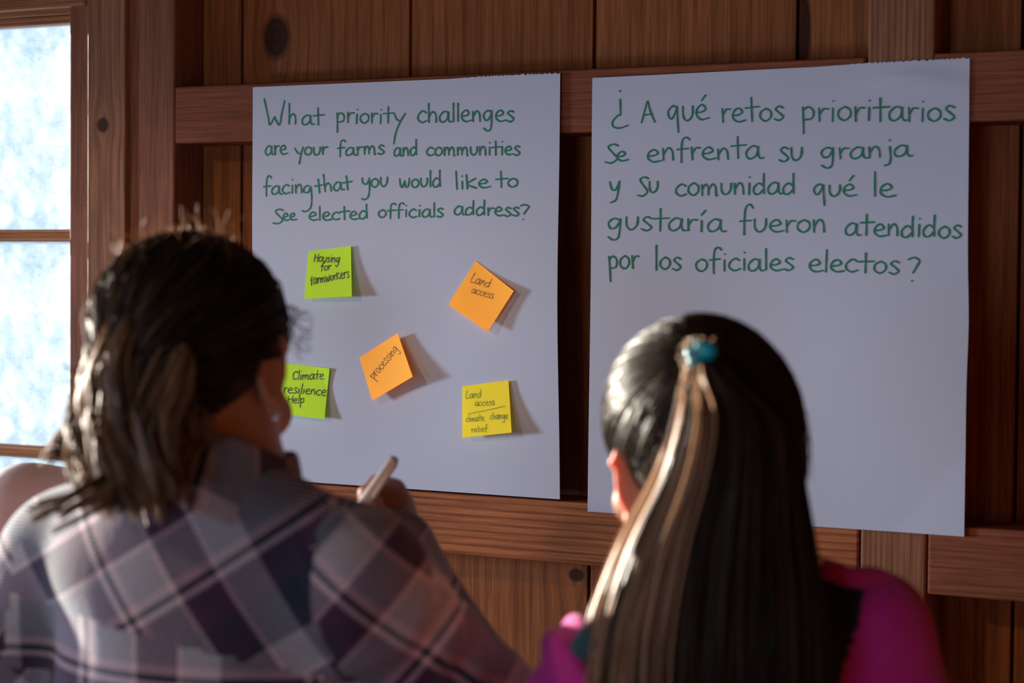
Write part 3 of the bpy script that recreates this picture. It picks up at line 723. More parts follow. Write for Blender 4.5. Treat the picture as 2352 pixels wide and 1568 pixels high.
def add_leg(F, hip, knee, ank, r, infl=0.0, k=.03):
    F.cone(hip, knee, r * 1.0 + infl, r * .66 + infl, k); F.cone(knee, ank, r * .64 + infl, r * .40 + infl * 1.6, k)

def strands(name, paths, r0, r1, mat, parent, tone=None, kind='stuff', flat=1.0):
    """paths (N,K,3) -> thin three-sided tubes joined in one mesh"""
    P = np.asarray(paths); N, K, _ = P.shape
    T = np.gradient(P, axis=1); T /= (np.linalg.norm(T, axis=2, keepdims=True) + 1e-9)
    ref = rng.normal(size=(N, 1, 3)); A = np.cross(T, ref); A /= (np.linalg.norm(A, axis=2, keepdims=True) + 1e-9); Bn = np.cross(T, A)
    t = np.linspace(0, 1, K); rad = (r0 + (r1 - r0) * t ** 2)[None, :, None] * rng.uniform(.7, 1.3, (N, 1, 1))
    V = np.stack([P + rad * (math.cos(a) * A + math.sin(a) * Bn) for a in (0, 2.0944, 4.18879)], axis=2)   # N,K,3,3
    V = V.reshape(-1, 3); b = (np.arange(N)[:, None, None] * K * 3 + np.arange(K - 1)[None, :, None] * 3)
    j = np.arange(3)[None, None, :]; j2 = (j + 1) % 3
    Q = np.stack([b + j, b + j2, b + 3 + j2, b + 3 + j], axis=-1).reshape(-1, 4)
    tn = rng.uniform(0, 1, N) if tone is None else tone
    o = mesh_np(name, V, Q, mat, parent, tone=np.repeat(tn, K * 3)); o['kind'] = kind; return o

# ------------------------------------------------------------------ materials of the people
def skin_mat(name, col, sss=0.35):
    m = NT(name); tc = m.n('ShaderNodeTexCoord'); n = m.n('ShaderNodeTexNoise', i_Scale=35.0, i_Detail=4.0); m.l(tc.outputs['Object'], n.inputs['Vector'])
    c = m.mix(n.outputs[0], tuple(x * .85 for x in col), tuple(min(1, x * 1.15) for x in col)); m.l(c, m.p.inputs['Base Color'])
    m.p.inputs['Roughness'].default_value = 0.5; m.p.inputs['Subsurface Weight'].default_value = sss
    m.p.inputs['Subsurface Radius'].default_value = (1.0, .3, .12); m.p.inputs['Subsurface Scale'].default_value = 0.018
    n2 = m.n('ShaderNodeTexNoise', i_Scale=500.0); m.l(tc.outputs['Object'], n2.inputs['Vector']); m.bump(n2.outputs[0], .15, .0004); return m.m
M_skinA = skin_mat('skin_tan', (.42, .20, .12)); M_skinB = skin_mat('skin_light', (.44, .17, .085), .6); M_skinC = skin_mat('skin_mid', (.5, .27, .18))
def hair_mat(name, dark, light, rough=.38):
    m = NT(name); at = m.n('ShaderNodeAttribute'); at.attribute_name = 'tone'
    c = m.mix(at.outputs['Fac'], dark, light); m.l(c, m.p.inputs['Base Color'])
    m.p.inputs['Roughness'].default_value = rough; m.p.inputs['Specular IOR Level'].default_value = .35
    tl = m.n('ShaderNodeBsdfTranslucent'); m.l(c, tl.inputs[0])
    mx = m.n('ShaderNodeMixShader'); mx.inputs[0].default_value = .45; m.l(m.p.outputs[0], mx.inputs[1]); m.l(tl.outputs[0], mx.inputs[2]); m.l(mx.outputs[0], m.out.inputs[0])
    return m.m
M_hairA = hair_mat('brown_hair', (.012, .008, .007, 1), (.52, .32, .18, 1), .42); M_hairB = hair_mat('dark_brown_hair', (.010, .007, .006, 1), (.64, .43, .27, 1), .36)  # lighter colours hold painted sunlight, mixed in by strand tone
M_capA = plain('hair_base_brown', (.016, .010, .008), .8); M_capB = plain('hair_base_dark', (.012, .008, .007), .7)
def cloth_mat(name, col, rough=.9, sheen=.3):
    m = NT(name); tc = m.n('ShaderNodeTexCoord'); n = m.n('ShaderNodeTexNoise', i_Scale=18.0, i_Detail=3.0); m.l(tc.outputs['Object'], n.inputs['Vector'])
    m.l(m.mix(n.outputs[0], tuple(x * .8 for x in col), tuple(min(1, x * 1.2) for x in col)), m.p.inputs['Base Color'])
    m.p.inputs['Roughness'].default_value = rough; m.p.inputs['Sheen Weight'].default_value = sheen
    n2 = m.n('ShaderNodeTexNoise', i_Scale=900.0); m.l(tc.outputs['Object'], n2.inputs['Vector']); m.bump(n2.outputs[0], .3, .0005); return m.m
def plaid_mat(name):
    m = NT(name); uvn = m.n('ShaderNodeUVMap'); uvn.uv_map = 'cloth'
    sep = m.n('ShaderNodeSeparateXYZ'); m.l(uvn.outputs[0], sep.inputs[0]); U, V = sep.outputs[0], sep.outputs[1]
    nav = (.012, .020, .040); pur = (.052, .022, .056); pw = (.66, .49, .52); gry = (.35, .345, .385); tn = (.004, .008, .02)
    sett = [(104, nav), (80, pur), (15, pw), (15, tn), (22, pw), (92, gry), (14, pw), (98, pur), (11, pw), (90, gry)]; tot = sum(a for a, _ in sett)
    stops, p = [], 0
    for a, c in sett: stops.append((p / tot, tuple(x ** .5 for x in c))); p += a
    per = tot * .000386
    def band(x):
        f = m.math('FRACT', m.math('DIVIDE', x, per)); return m.ramp(f, stops, 'CONSTANT')
    ca, cb = band(U), band(V)
    tw = m.math('SINE', m.math('MULTIPLY', m.math('ADD', U, V), 2 * math.pi / .0042))
    tw = m.math('MULTIPLY_ADD', tw, .42, .5)
    c = m.mix(tw, ca, cb); sq = m.n('ShaderNodeVectorMath', operation='MULTIPLY'); m.l(c, sq.inputs[0]); m.l(c, sq.inputs[1]); c = sq.outputs[0]
    n = m.n('ShaderNodeTexNoise', i_Scale=260.0, i_Detail=3.0); m.l(uvn.outputs[0], n.inputs['Vector'])
    mr = m.n('ShaderNodeMapRange'); m.l(n.outputs[0], mr.inputs[0]); mr.inputs[3].default_value = .75; mr.inputs[4].default_value = 1.25
    v = m.n('ShaderNodeVectorMath', operation='SCALE'); m.l(c, v.inputs[0]); m.l(mr.outputs[0], v.inputs['Scale'])
    m.l(v.outputs[0], m.p.inputs['Base Color']); m.p.inputs['Roughness'].default_value = .95
    m.p.inputs['Sheen Weight'].default_value = .25; m.p.inputs['Sheen Roughness'].default_value = .4; m.p.inputs['Sheen Tint'].default_value = (.8, .9, 1, 1)
    m.bump(n.outputs[0], .4, .0012); return m.m
M_plaid = plaid_mat('plaid_flannel')
M_jeans = cloth_mat('denim', (.03, .045, .09)); M_darkpants = cloth_mat('dark_trousers', (.02, .02, .025)); M_shoe = plain('shoe_leather', (.03, .02, .015), .5)
M_magenta = cloth_mat('magenta_cloth', (.52, .014, .27), .8, .15); M_blackcl = cloth_mat('black_cloth', (.006, .007, .010), .9, .1)
M_pink = cloth_mat('dusty_pink_knit', (.50, .33, .31), .95, .5); M_teal = cloth_mat('teal_cloth', (.012, .065, .09), .8, .2)

def legs_shoes(root, hipc, B, feet_dy, mat, hw=.085, r=.078):
    """trousers and shoes: hips at hipc, both feet flat on the floor"""
    rt, fw, up = B.T; up = np.array([0, 0, 1.0])
    F = Field((hipc[0] - .42, hipc[1] - .42, -.02), (hipc[0] + .42, hipc[1] + .42, hipc[2] + .16), .008)
    F.ell(hipc + up * .0, (.155, .115, .13), B, .03)
    S = Field((hipc[0] - .42, hipc[1] - .42, -.01), (hipc[0] + .42, hipc[1] + .42, .16), .006)
    shoes = []
    for sx in (-1, 1):
        hip = hipc + rt * sx * hw; foot = hipc + rt * sx * (hw + .035) - up * hipc[2]
        kn = (hip + foot) / 2 + fw * .015; kn[2] = hipc[2] * .53; an = foot + up * .085
        F.cone(hip - up * .02, kn, r, r * .72, .03); F.cone(kn, an, r * .70, r * .62, .03)
        shoes.append(foot)
    F.cut((0, 0, .055), (0, 0, -1)); F.cut(hipc + up * .13, (0, 0, 1))
    V, Q = F.mesh(2); mesh_np('trousers', V, Q, mat, root)
    for ft in shoes:
        S = Field(ft - np.array([.2, .2, .012]), ft + np.array([.2, .2, .15]), .006)
        S.cone(ft + up * .045 - fw * .03, ft + up * .032 + fw * .13, .042, .034, .02); S.cone(ft + up * .05 - fw * .02, ft + up * .11, .04, .038, .02)
        S.cut((0, 0, .004), (0, 0, -1)); V, Q = S.mesh(2); mesh_np('shoe', V, Q, M_shoe, root)

def wrinkle(V, N, amp, f=1.0, seed=0.0, amt=None):
    x, y, z = V[:, 0] + seed, V[:, 1] - seed, V[:, 2]
    w = np.sin(31 * f * x + 17 * f * z + 2.2 * np.sin(13 * z + 9 * y)) + .6 * np.sin(23 * f * z - 29 * f * x + 1.7 * np.sin(19 * x)) + .4 * np.sin(61 * f * (x * .6 + z * .8) + 3 * np.sin(11 * y))
    return V + N * (amp * w * (1 if amt is None else amt))[:, None]

def split_mesh(V, Q, mask_list, names, mats, parents, uvs):
    """faces sorted into pieces; each piece gets its own vertices"""
    out = []
    for m, nme, mt, pa, uv in zip(mask_list, names, mats, parents, uvs):
        q = Q[m]; u, inv = np.unique(q, return_inverse=True)
        out.append(mesh_np(nme, V[u], inv.reshape(q.shape), mt, pa if not isinstance(pa, int) else out[pa], uv=None if uv is None else uv[u]))
    return out
def px_of(P):
    d = P - CAM; z = d @ FW
    return 1176 + FPX * (d @ RT) / z, 784 - FPX * (d @ UP) / z

# ------------------------------------------------------------------ the woman in the plaid shirt
D1 = 1.80
Ow = W(452, 862, D1); Hb = basis(16, 16, -2)                 # head
Bb = basis(30, 0, 0); rt, fwd, up = Bb.T
shR = W(822, 1338, D1 - .085); shL = W(165, 1285, D1 + .09); mid = (shR + shL) / 2
elR = W(1085, 1650, D1 + .06); wrR = W(902, 1245, D1 + .27)
elL = W(-70, 1720, D1 + .12); wrL = W(330, 1560, D1 + .24)
neckB = W(470, 1105, D1 - .01)
wom = empty('person', (mid[0], mid[1], 0)); tag(wom, 'person in a plaid flannel shirt seen from behind, raising a silver pen', 'person')
lo = np.array([min(shL[0], elL[0], wrL[0]) - .15, mid[1] - .32, .70]); hi = np.array([elR[0] + .16, mid[1] + .55, 1.70])
F = Field(lo, hi, .0045)
add_head(F, Ow, Hb)
F.cone(Ow + Hb @ np.array([0, -.02, -.03]), neckB, .054, .060, .02)
F.cone(neckB, neckB - up * .06, .062, .075, .03)
chest = mid - up * .13 + fwd * .02
F.ell(chest, (.155, .105, .19), Bb, .04); F.ell(mid - up * .38, (.14, .10, .17), Bb, .05); F.cone(neckB, shR, .045, .045, .04); F.cone(neckB, shL, .045, .045, .04)
F.chain([shR, elR, wrR], [.05, .04, .027], .02); F.chain([shL, elL, wrL], [.05, .04, .027], .02)
# right hand holds the pen
q = lambda x, y, d: W(x, y, D1 + d)
palm = q(887, 1190, .305)
F.cone(wrR, palm, .026, .030, .015)
F.ell(palm, (.030, .030, .042), Bb, .015)
F.chain([q(907, 1170, .31), q(908, 1122, .30), q(868, 1108, .262), q(838, 1138, .245)], [.0115, .0105, .0095, .0080], .004)      # index
F.chain([q(907, 1185, .32), q(915, 1140, .335), q(890, 1118, .300), q(856, 1150, .270)], [.0115, .0105, .0095, .0085], .004)    # middle
F.chain([q(917, 1205, .32), q(925, 1165, .345), q(905, 1150, .33), q(872, 1176, .30)], [.011, .010, .009, .008], .004)
F.chain([q(917, 1225, .31), q(928, 1195, .335), q(915, 1185, .33), q(885, 1205, .31)], [.010, .009, .008, .007], .004)
F.chain([q(887, 1215, .285), q(872, 1190, .262), q(852, 1158, .248), q(842, 1128, .242)], [.014, .0115, .0105, .0085], .005)     # thumb
add_hand(F, wrL, wrL - elL, -up * .3 + rt, .95, .55, 1)
V, Q = F.mesh(1); mesh_np('body', V, Q, M_skinA, wom)
legs_shoes(wom, np.array([mid[0], mid[1], .86]) + fwd * .0, Bb, 0, M_jeans)
# eyes, brows
for sx in (-1, 1):
    e = Ow + Hb @ np.array([sx * .031, .0885, .013])
    E_ = Field(e - .014, e + .014, .002); E_.ell(e, (.0105,) * 3, k=.001); V, Q = E_.mesh(1); mesh_np('eye', V, Q, plain('eye_white', (.7, .68, .66), .2), wom)

# shirt: one field, cut into yoke, back and front panel and sleeves
S = Field(lo - .05, hi + .05, .0055)
S.ell(chest + up * .0, (.176, .128, .205), Bb, .05); S.ell(mid - up * .36, (.172, .128, .24), Bb, .06)
S.cone(mid - up * .30, mid - up * .56, .155, .165, .05)
S.cone(neckB - up * .012 - fwd * .01, shR + up * .002, .056, .058, .05); S.cone(neckB - up * .012 - fwd * .01, shL + up * .006, .056, .058, .05)
S.ell(mid + up * .0 - fwd * .03, (.13, .075, .06), Bb, .05)
elRs, wrRs = elR, wrR + (elR - wrR) * .06
S.cone(shR, elR, .064, .060, .03); S.cone(elR, wrRs, .060, .042, .03); S.cone(shL, elL, .064, .058, .03); S.cone(elL, wrL + (elL - wrL) * .06, .058, .042, .03)
S.cut((0, 0, .80), (0, 0, -1))
S.cone(neckB + up * .02, neckB + up * .12, .058, .066, .012, 's')
V, Q = S.mesh(3); N = vnormals(V, Q)
pxv, pyv = px_of(V)
arm = np.clip((pxv - 700) / 250, 0, 1)
V = wrinkle(V, N, .0022, 1.0, .3, .35 + arm)
# folds where the raised arm bunches the sleeve
rel = V - shR; ad = elR - shR; al = np.linalg.norm(ad); tt = rel @ ad / al / al
V = V + N * (.0045 * np.sin(tt * 21 + 5 * (rel @ fwd) * 6) * np.clip(1 - abs(tt - .35) / .5, 0, 1))[:, None]
fc = V[Q].mean(1); r_ = (fc - mid) @ rt; f_ = (fc - mid) @ fwd; u_ = (fc - mid) @ up
q1, q2 = W(800, 1180, D1 - .09), W(748, 1500, D1 - .12)
rth = lambda u: np.interp(u, [(q2 - mid) @ up - .09, (q2 - mid) @ up - .03, (q1 - mid) @ up], [.21, (q2 - mid) @ rt + .01, (q1 - mid) @ rt])
def near_seg(P, a, b, r):
    d = b - a; t = np.clip((P - a) @ d / (d @ d), 0, 1); return np.linalg.norm(P - a - t[:, None] * d, axis=1) < r
sleeveR = (r_ > rth(u_)) | (np.linalg.norm(fc - elR, axis=1) < .09) | (np.linalg.norm(fc - wrR, axis=1) < .12)
d_fore = np.linalg.norm(np.cross(fc - elR, (wrR - elR) / np.linalg.norm(wrR - elR)), axis=1); t_f = (fc - elR) @ (wrR - elR) / np.linalg.norm(wrR - elR) ** 2
sleeveR |= (d_fore < .066) & (t_f > -.1) & (t_f < 1.1) & ((r_ > .15) | (f_ > .125))
d_fl = np.linalg.norm(np.cross(fc - elL, (wrL - elL) / np.linalg.norm(wrL - elL)), axis=1); t_fl = (fc - elL) @ (wrL - elL) / np.linalg.norm(wrL - elL) ** 2
sleeveL = ((r_ < -rth(u_) - .01) | ((d_fl < .064) & (t_fl > -.1) & (t_fl < 1.1) & ((r_ < -.16) | (f_ > .13)))) & ~sleeveR
sleeveR |= near_seg(fc, shR - up * .05, elR, .074) & (r_ > .10) & (u_ < -.10)
sleeveL |= near_seg(fc, shL - up * .05, elL, .074) & (r_ < -.12) & (u_ < -.10)
yline = mid @ up + np.interp((fc - mid) @ _rt, [-.2, -.065, 0, .10, .16], [-.029, -.037, -.048, -.071, -.085])
yoke = (~sleeveR) & (~sleeveL) & (fc @ up > yline) & (f_ < .03)
body = ~(sleeveR | sleeveL | yoke)
ca, sa = math.cos(math.radians(33)), math.sin(math.radians(33))
rv = (V - mid) @ rt; fv = (V - mid) @ fwd; zv = (V - mid) @ up; hv = (V - mid) @ _rt
seam = W(328, 1405, D1 - .04); su = (seam - mid) @ _rt; sz = (seam - mid) @ up
ang = np.arctan2(rv, -(fv - .02)) * .150
per = sum((95, 90, 22, 15, 92, 20, 100, 16, 96)) * .000396
lp = .000386 * (104 + 80 + 15 + 7.5)           # position of the thin navy line in the sett
uvY = np.stack([(hv - su) * ca + (zv - sz) * sa + lp, -(hv - su) * sa + (zv - sz) * ca + lp], 1)
def frame(p): return (p - mid) @ rt, (p - mid) @ fwd, (p - mid) @ up
b0 = frame(W(207, 1522, D1 - .03)); a0_ = (W(207, 1522, D1 - .03) - mid) @ _rt
uvB = np.stack([hv - a0_ + lp, zv - b0[2] + lp], 1)
s0 = frame(W(980, 1495, D1 - .09)); cs, ss = math.cos(math.radians(50)), math.sin(math.radians(50))
sx_ = hv - (W(980, 1495, D1 - .09) - mid) @ _rt; sz_ = zv - s0[2]
uvS = np.stack([sx_ * cs + sz_ * ss + lp, -sx_ * ss + sz_ * cs + lp], 1)
shirt = empty('shirt', (mid[0], mid[1], 1.2)); bpy.data.objects.remove(shirt)
parts = split_mesh(V, Q, [body, yoke, sleeveR, sleeveL], ['shirt', 'yoke', 'sleeve', 'sleeve'], [M_plaid] * 4, [wom, 0, 0, 0], [uvB, uvY, uvS, uvS])
shirt = parts[0]; shirt['label'] = 'plaid flannel shirt in navy, purple, grey and pale pink'
# collar: a folded band round the neck
def collar(name, c, B, prof, a_open, mat, parent, uvs=True, n=72, tilt=None):
    """prof: [(radius, height)] closed loop section; c centre; opening at the front"""
    Vc, UV = [], []
    th = np.linspace(-math.pi + a_open, math.pi - a_open, n)
    for t in th:
        for j, (r, h) in enumerate(prof):
            x = math.sin(t) * r * 1.06; y = -math.cos(t) * r * .98
            hh = h + (tilt(t, j) if tilt else 0)
            Vc.append(c + B @ np.array([x, y, hh])); UV.append((t * .085 + .030, h - r * .3 + .034))
    m = len(prof); Fc = [(i * m + j, i * m + (j + 1) % m, (i + 1) * m + (j + 1) % m, (i + 1) * m + j) for i in range(n - 1) for j in range(m)]
    o = mesh_np(name, Vc, Fc, mat, parent, uv=np.array(UV)); sm = o.modifiers.new('sub', 'SUBSURF'); sm.levels = 1; sm.render_levels = 2; return o
cc = neckB + up * .008
Bc = basis(30, 12, 9)
collar('collar', cc, Bc, [(.062, -.012), (.064, .018), (.067, .036), (.072, .040), (.078, .034), (.092, .006), (.106, -.022), (.102, -.026), (.086, .0), (.072, .026), (.070, .0)],
       .5, M_plaid, shirt, tilt=lambda t, j: -.012 * abs(math.sin(t)) * (1 if j in (5, 6, 7, 8) else .3) + .0035 * math.sin(5 * t + j))

# hair of the woman: base shell, then strands
C = Field(Ow - .17, Ow + .17, .004)
Lw = lambda x, y, z: Ow + Hb @ np.array([x, y, z])
C.ell(Lw(0, -.014, .038), (.079, .095, .084), Hb, .01); C.ell(Lw(-.01, -.05, -.005), (.068, .055, .064), Hb, .03)
C.ell(Lw(0, .085, -.035), (.085, .06, .085), Hb, .02, 's'); 
C.ell(Lw(.095, .02, -.055), (.045, .055, .062), Hb, .012, 's'); C.ell(Lw(-.095, .02, -.055), (.045, .055, .062), Hb, .012, 's')
V, Q = C.mesh(2); hairA = mesh_np('hair', V, Q, M_capA, wom)
def comb(n, seed_fn, path_fn, K=12):
    out = []
    for i in range(n): out.append(path_fn(*seed_fn(i)))
    return np.array(out)
def bez(P, K):
    P = np.asarray(P); n = P.shape[1] - 1; t = np.linspace(0, 1, K)[None, :, None]; out = 0
    for i in range(n + 1): out = out + math.comb(n, i) * t ** i * (1 - t) ** (n - i) * P[:, i:i + 1]
    return out
n = 11000
th = rng.uniform(-2.25, 2.25, n)                 # around the head, 0 = back
el = rng.uniform(-.95, 1.35, n)
def surf(th, el, ex=1.0):
    x = np.sin(th) * np.cos(el) * .080 * ex; y = -np.cos(th) * np.cos(el) * .096 * ex - .014; z = np.sin(el) * .086 * ex + .038
    lo_ = el < 0; ce = np.cos(el * .6)
    x = np.where(lo_, np.sin(th) * ce * .079 * ex, x); y = np.where(lo_, -np.cos(th) * ce * .095 * ex - .014, y); z = np.where(lo_, np.sin(el) * .105 * ex + .038, z)
    return np.stack([x, y, z], -1)
r0 = surf(th, el, .98)
tie = Hb.T @ (W(290, 905, D1 - .075) - Ow)       # where the hair gathers, low at the left of the nape
spread = rng.normal(0, .011, (n, 3)) * np.array([1.4, 1, 1.2])
end = tie + spread
# path follows the head: slerp in (th, el)
te, ee = math.atan2(tie[0], -(tie[1] + .014)), math.asin(max(-.98, (tie[2] - .038) / .105)); print('tieA', tie, te, ee)
ts = np.linspace(0, 1, 9)[None, :]
thp = th[:, None] + (te - th[:, None]) * ts ** 1.25; elp = el[:, None] + (ee - el[:, None]) * ts ** 1.0
ex = 1.0 + .05 * np.sin(ts * math.pi) * np.clip(.7 - np.sin(thp), 0, 1.4) + rng.uniform(-.02, .035, (n, 1)) + .02 * np.sin(th[:, None] * 9 + ts * 4)
pp = surf(thp, elp, ex)
w_ = np.clip((ts - .72) / .28, 0, 1)[..., None] ** 1.3
pp = pp * (1 - w_) + end[:, None, :] * w_
pp = pp + np.cumsum(rng.normal(0, .0009, pp.shape), axis=1)
keep = ~((np.abs(th) > 1.38) & (el < -.02)) & ~((np.abs(th) > 1.0) & (el < -.5)) 
head_path = (Ow + pp @ Hb.T)
# tail: from the tie falling over the left shoulder
K2 = 16
def tail(n, tie_w, ctrl, spread, curl, K=18, clump=14):
    """locks: strands of a lock share their course and close towards the tip"""
    nc = max(1, n // clump); gc = rng.normal(0, 1, (nc, 3)); ph = rng.uniform(0, 6.28, (nc, 1, 1)); fr = rng.uniform(4, 8, (nc, 1, 1))
    ic = rng.integers(0, nc, n); g = gc[ic]; own = rng.normal(0, 1, (n, 3))
    P = [tie_w + g * .006 + own * .003]; m = len(ctrl)
    for k, (c, s_) in enumerate(zip(ctrl, spread)):
        P.append(np.asarray(c) + g * np.asarray(s_) + own * np.asarray(s_) * (.45 - .12 * k) + rng.normal(0, .0012, (n, 3)))
    out = bez(np.stack(P, 1), K); t = np.linspace(0, 1, K)[None, :, None]
    a, f = ph[ic], fr[ic]
    return out + curl * t * np.concatenate([np.sin(t * f + a), np.cos(t * f * .8 + a), .3 * np.sin(t * f * 1.3 + a)], axis=2)
tw = Ow + Hb @ tie
tA = np.vstack([
    tail(1500, tw, [W(265, 960, D1 - .08), W(235, 1030, D1 - .09), W(290, 1125, D1 - .12)], [.012, .013, .013], .004),
    tail(500, tw, [W(300, 970, D1 - .10), W(290, 1040, D1 - .12), W(340, 1120, D1 - .13)], [.013, .014, .014], .004),
    tail(900, W(280, 860, D1 - .05), [W(235, 950, D1 - .06), W(195, 1010, D1 - .06), W(215, 1070, D1 - .09)], [.008, .009, .011], .004),
    tail(1100, W(275, 690, D1 - .03), [W(240, 800, D1 - .05), W(215, 900, D1 - .06), W(195, 980, D1 - .07), W(245, 1060, D1 - .09)], [.006, .008, .009, .011], .004),
    tail(450, W(320, 720, D1 - .08), [W(270, 830, D1 - .10), W(250, 930, D1 - .10), W(300, 1080, D1 - .12)], [.010, .012, .013], .004),
    tail(260, W(420, 800, D1 - .10), [W(400, 880, D1 - .115), W(360, 950, D1 - .11), W(370, 1060, D1 - .12)], [.012, .013, .014], .005),
    tail(120, tw, [W(160, 960, D1 - .06), W(125, 1000, D1 - .05), W(135, 1050, D1 - .06)], [.006, .005, .007], .008),
    tail(70, W(270, 1060, D1 - .11), [W(230, 1110, D1 - .15), W(180, 1130, D1 - .16), W(80, 1180, D1 - .15)], [.003, .003, .006], .004),
    tail(60, W(330, 1040, D1 - .11), [W(270, 1120, D1 - .15), W(230, 1150, D1 - .16), W(130, 1190, D1 - .16)], [.003, .003, .006], .004),
    tail(600, W(360, 920, D1 - .09), [W(400, 950, D1 - .10), W(390, 970, D1 - .11), W(420, 1000, D1 - .11)], [.014, .012, .013], .005)])
strands('hair_strands', head_path[keep], .00095, .0008, M_hairA, hairA, tone=np.clip(rng.beta(1.0, 12, keep.sum()) + np.clip((-.75 - th[keep]) * .9, 0, .6) * rng.uniform(.2, 1, keep.sum()), 0, 1))  # raised tone on the left side paints sun onto the hair
strands('hair_tail', tA, .0009, .0004, M_hairA, hairA, tone=np.clip(rng.beta(2, 2.5, len(tA)) + .1, 0, 1))  # light tone here stands for sun shining on the hanging locks
# flyaway hairs over the crown and the curl beside the face
nf = 110
tf = rng.uniform(-1.9, 1.2, nf); ef = rng.uniform(.5, 1.4, nf); a0 = Ow + surf(tf, ef, 1.0) @ Hb.T; out = (a0 - Ow) / np.linalg.norm(a0 - Ow, axis=1)[:, None]
fly = bez(np.stack([a0, a0 + out * .006, a0 + out * .011 + rng.normal(0, .007, (nf, 3)), a0 + out * .012 + rng.normal(0, .011, (nf, 3))], 1), 8)
strands('flyaway_hair', fly, .0003, .0002, M_hairA, hairA, tone=np.ones(nf))
tq = np.linspace(0, 1, 24)
curls = []
for k in range(7):
    cx, cy = 695 + rng.uniform(-8, 8), 760 + rng.uniform(-15, 15); R_ = 26 + rng.uniform(-6, 8)
    curls.append([W(665 + (cx - 665) * min(1, t * 3) + R_ * math.sin(t * 9 + k) * min(1, t * 4) * (1 - t * .4), 700 + (cy - 700) * t * 1.6 + R_ * .8 * math.cos(t * 9 + k) * min(1, t * 3), D1 + .02) for t in tq])
strands('curl', np.array(curls), .0005, .0003, M_hairA, hairA, tone=np.full(7, .3))
# ear stud and hoop of the right ear
def torus(name, c, B, R, r, mat, parent, n=24, m=8, arc=2 * math.pi):
    V = []; F = []
    for i in range(n):
        a = arc * i / n
        for j in range(m):
            b = 2 * math.pi * j / m; V.append(c + B @ np.array([(R + r * math.cos(b)) * math.cos(a), r * math.sin(b), (R + r * math.cos(b)) * math.sin(a)]))
    for i in range(n):
        for j in range(m): F.append((i * m + j, ((i + 1) % n) * m + j, ((i + 1) % n) * m + (j + 1) % m, i * m + (j + 1) % m))
    return mesh_np(name, V, F, mat, parent)
M_silver = plain('silver', (.75, .76, .8), .25, Metallic=1.0)
ear = tag(torus('earring', Ow + Hb @ np.array([.080, -.004, -.036]), Hb @ basis(0)[:, :].T @ basis(0), .006, .0011, M_silver, None), 'small silver hoop earring on the right ear of the plaid woman', 'earring')

# ------------------------------------------------------------------ pen held by the woman
def lathe_dir(name, a, b, prof, mat, parent=None, n=20):
    a = np.array(a, float); b = np.array(b, float); d = (b - a) / np.linalg.norm(b - a); u = np.cross(d, [0, 0, 1.0]); u /= np.linalg.norm(u); v = np.cross(d, u)
    L = np.linalg.norm(b - a); V = []; F = []
    for t, r in prof:
        for i in range(n): V.append(a + d * t * L + (u * math.cos(2 * math.pi * i / n) + v * math.sin(2 * math.pi * i / n)) * r)
    for k in range(len(prof) - 1):
        for i in range(n): F.append((k * n + i, k * n + (i + 1) % n, (k + 1) * n + (i + 1) % n, (k + 1) * n + i))
    return mesh_np(name, V, F, mat, parent)
M_chrome = plain('brushed_silver', (.95, .95, .96), .25); M_blk = plain('black_plastic', (.01, .01, .012), .35)
pa, pb = q(838, 1150, .225), q(905, 1056, .250); pen = empty('pen', (pa + pb) / 2)
tag(pen, 'silver pen with a black end held up in the hand of the plaid woman', 'pen')
pt = pa - (pb - pa) * .55
lathe_dir('barrel', pt, pb, [(0, .0004), (0.0, .0052), (.02, .0058), (.97, .0058), (1.0, .0052), (1.0, .0001)], M_chrome, pen)
lathe_dir('tip', pt - (pb - pa) * .18, pt, [(0, .0003), (.1, .0009), (.35, .0014), (.6, .0036), (1, .0046)], M_blk, pen)
lathe_dir('end_plug', pb, pb + (pb - pa) * .045, [(0, .0048), (.7, .0046), (1.0, .0036), (1.0, .0001)], M_blk, pen)
off = (RT * .0052 - FW * .004)
lathe_dir('clip', pa + (pb - pa) * .1 + off, pa + (pb - pa) * .93 + off, [(0, .0001), (0, .0022), (.5, .0026), (.95, .0024), (1, .0001)], M_chrome, pen, 10)

# ------------------------------------------------------------------ the girl with the long ponytail
D2 = 1.75
Og = W(1622, 1075, D2); Hg = basis(-21, 6, -13)
Bg = basis(-16, 0, 0); rt, fwd, up = Bg.T
gR = W(1975, 1450, D2 + .03); gL = W(1378, 1572, D2 - .035); gm = (gR + gL) / 2; neckG = W(1655, 1330, D2 + .0)
geR = W(2190, 1960, D2 + .05); geL = W(1290, 1960, D2 - .06); gwR = geR + fwd * .20 + up * .02 - rt * .05; gwL = geL + fwd * .20 + up * .02 + rt * .05
girl = empty('person', (gm[0], gm[1], 0)); tag(girl, 'person with a long ponytail seen from behind, in a magenta and black top', 'person')
lo = np.array([min(geL[0], gwL[0]) - .12, gm[1] - .3, .72]); hi = np.array([max(geR[0], gwR[0]) + .12, gm[1] + .42, 1.62])
F = Field(lo, hi, .0045)
add_head(F, Og, Hg, .98, 1.15, 48)
F.cone(Og + Hg @ np.array([0, -.015, -.03]), neckG, .046, .050, .02); F.cone(neckG, neckG - up * .05, .05, .07, .03)
gch = gm - up * .12
F.ell(gch, (.125, .09, .17), Bg, .04); F.ell(gm - up * .33, (.115, .085, .15), Bg, .05); F.cone(neckG - up * .02, gR, .033, .036, .03); F.cone(neckG - up * .03, gL, .030, .034, .03)
F.chain([gR, geR, gwR], [.040, .033, .022], .02); F.chain([gL, geL, gwL], [.040, .033, .022], .02)
add_hand(F, gwR, gwR - geR, -up, .85, .4, -1); add_hand(F, gwL, gwL - geL, -up, .85, .4, 1)
V, Q = F.mesh(1); mesh_np('body', V, Q, M_skinB, girl)
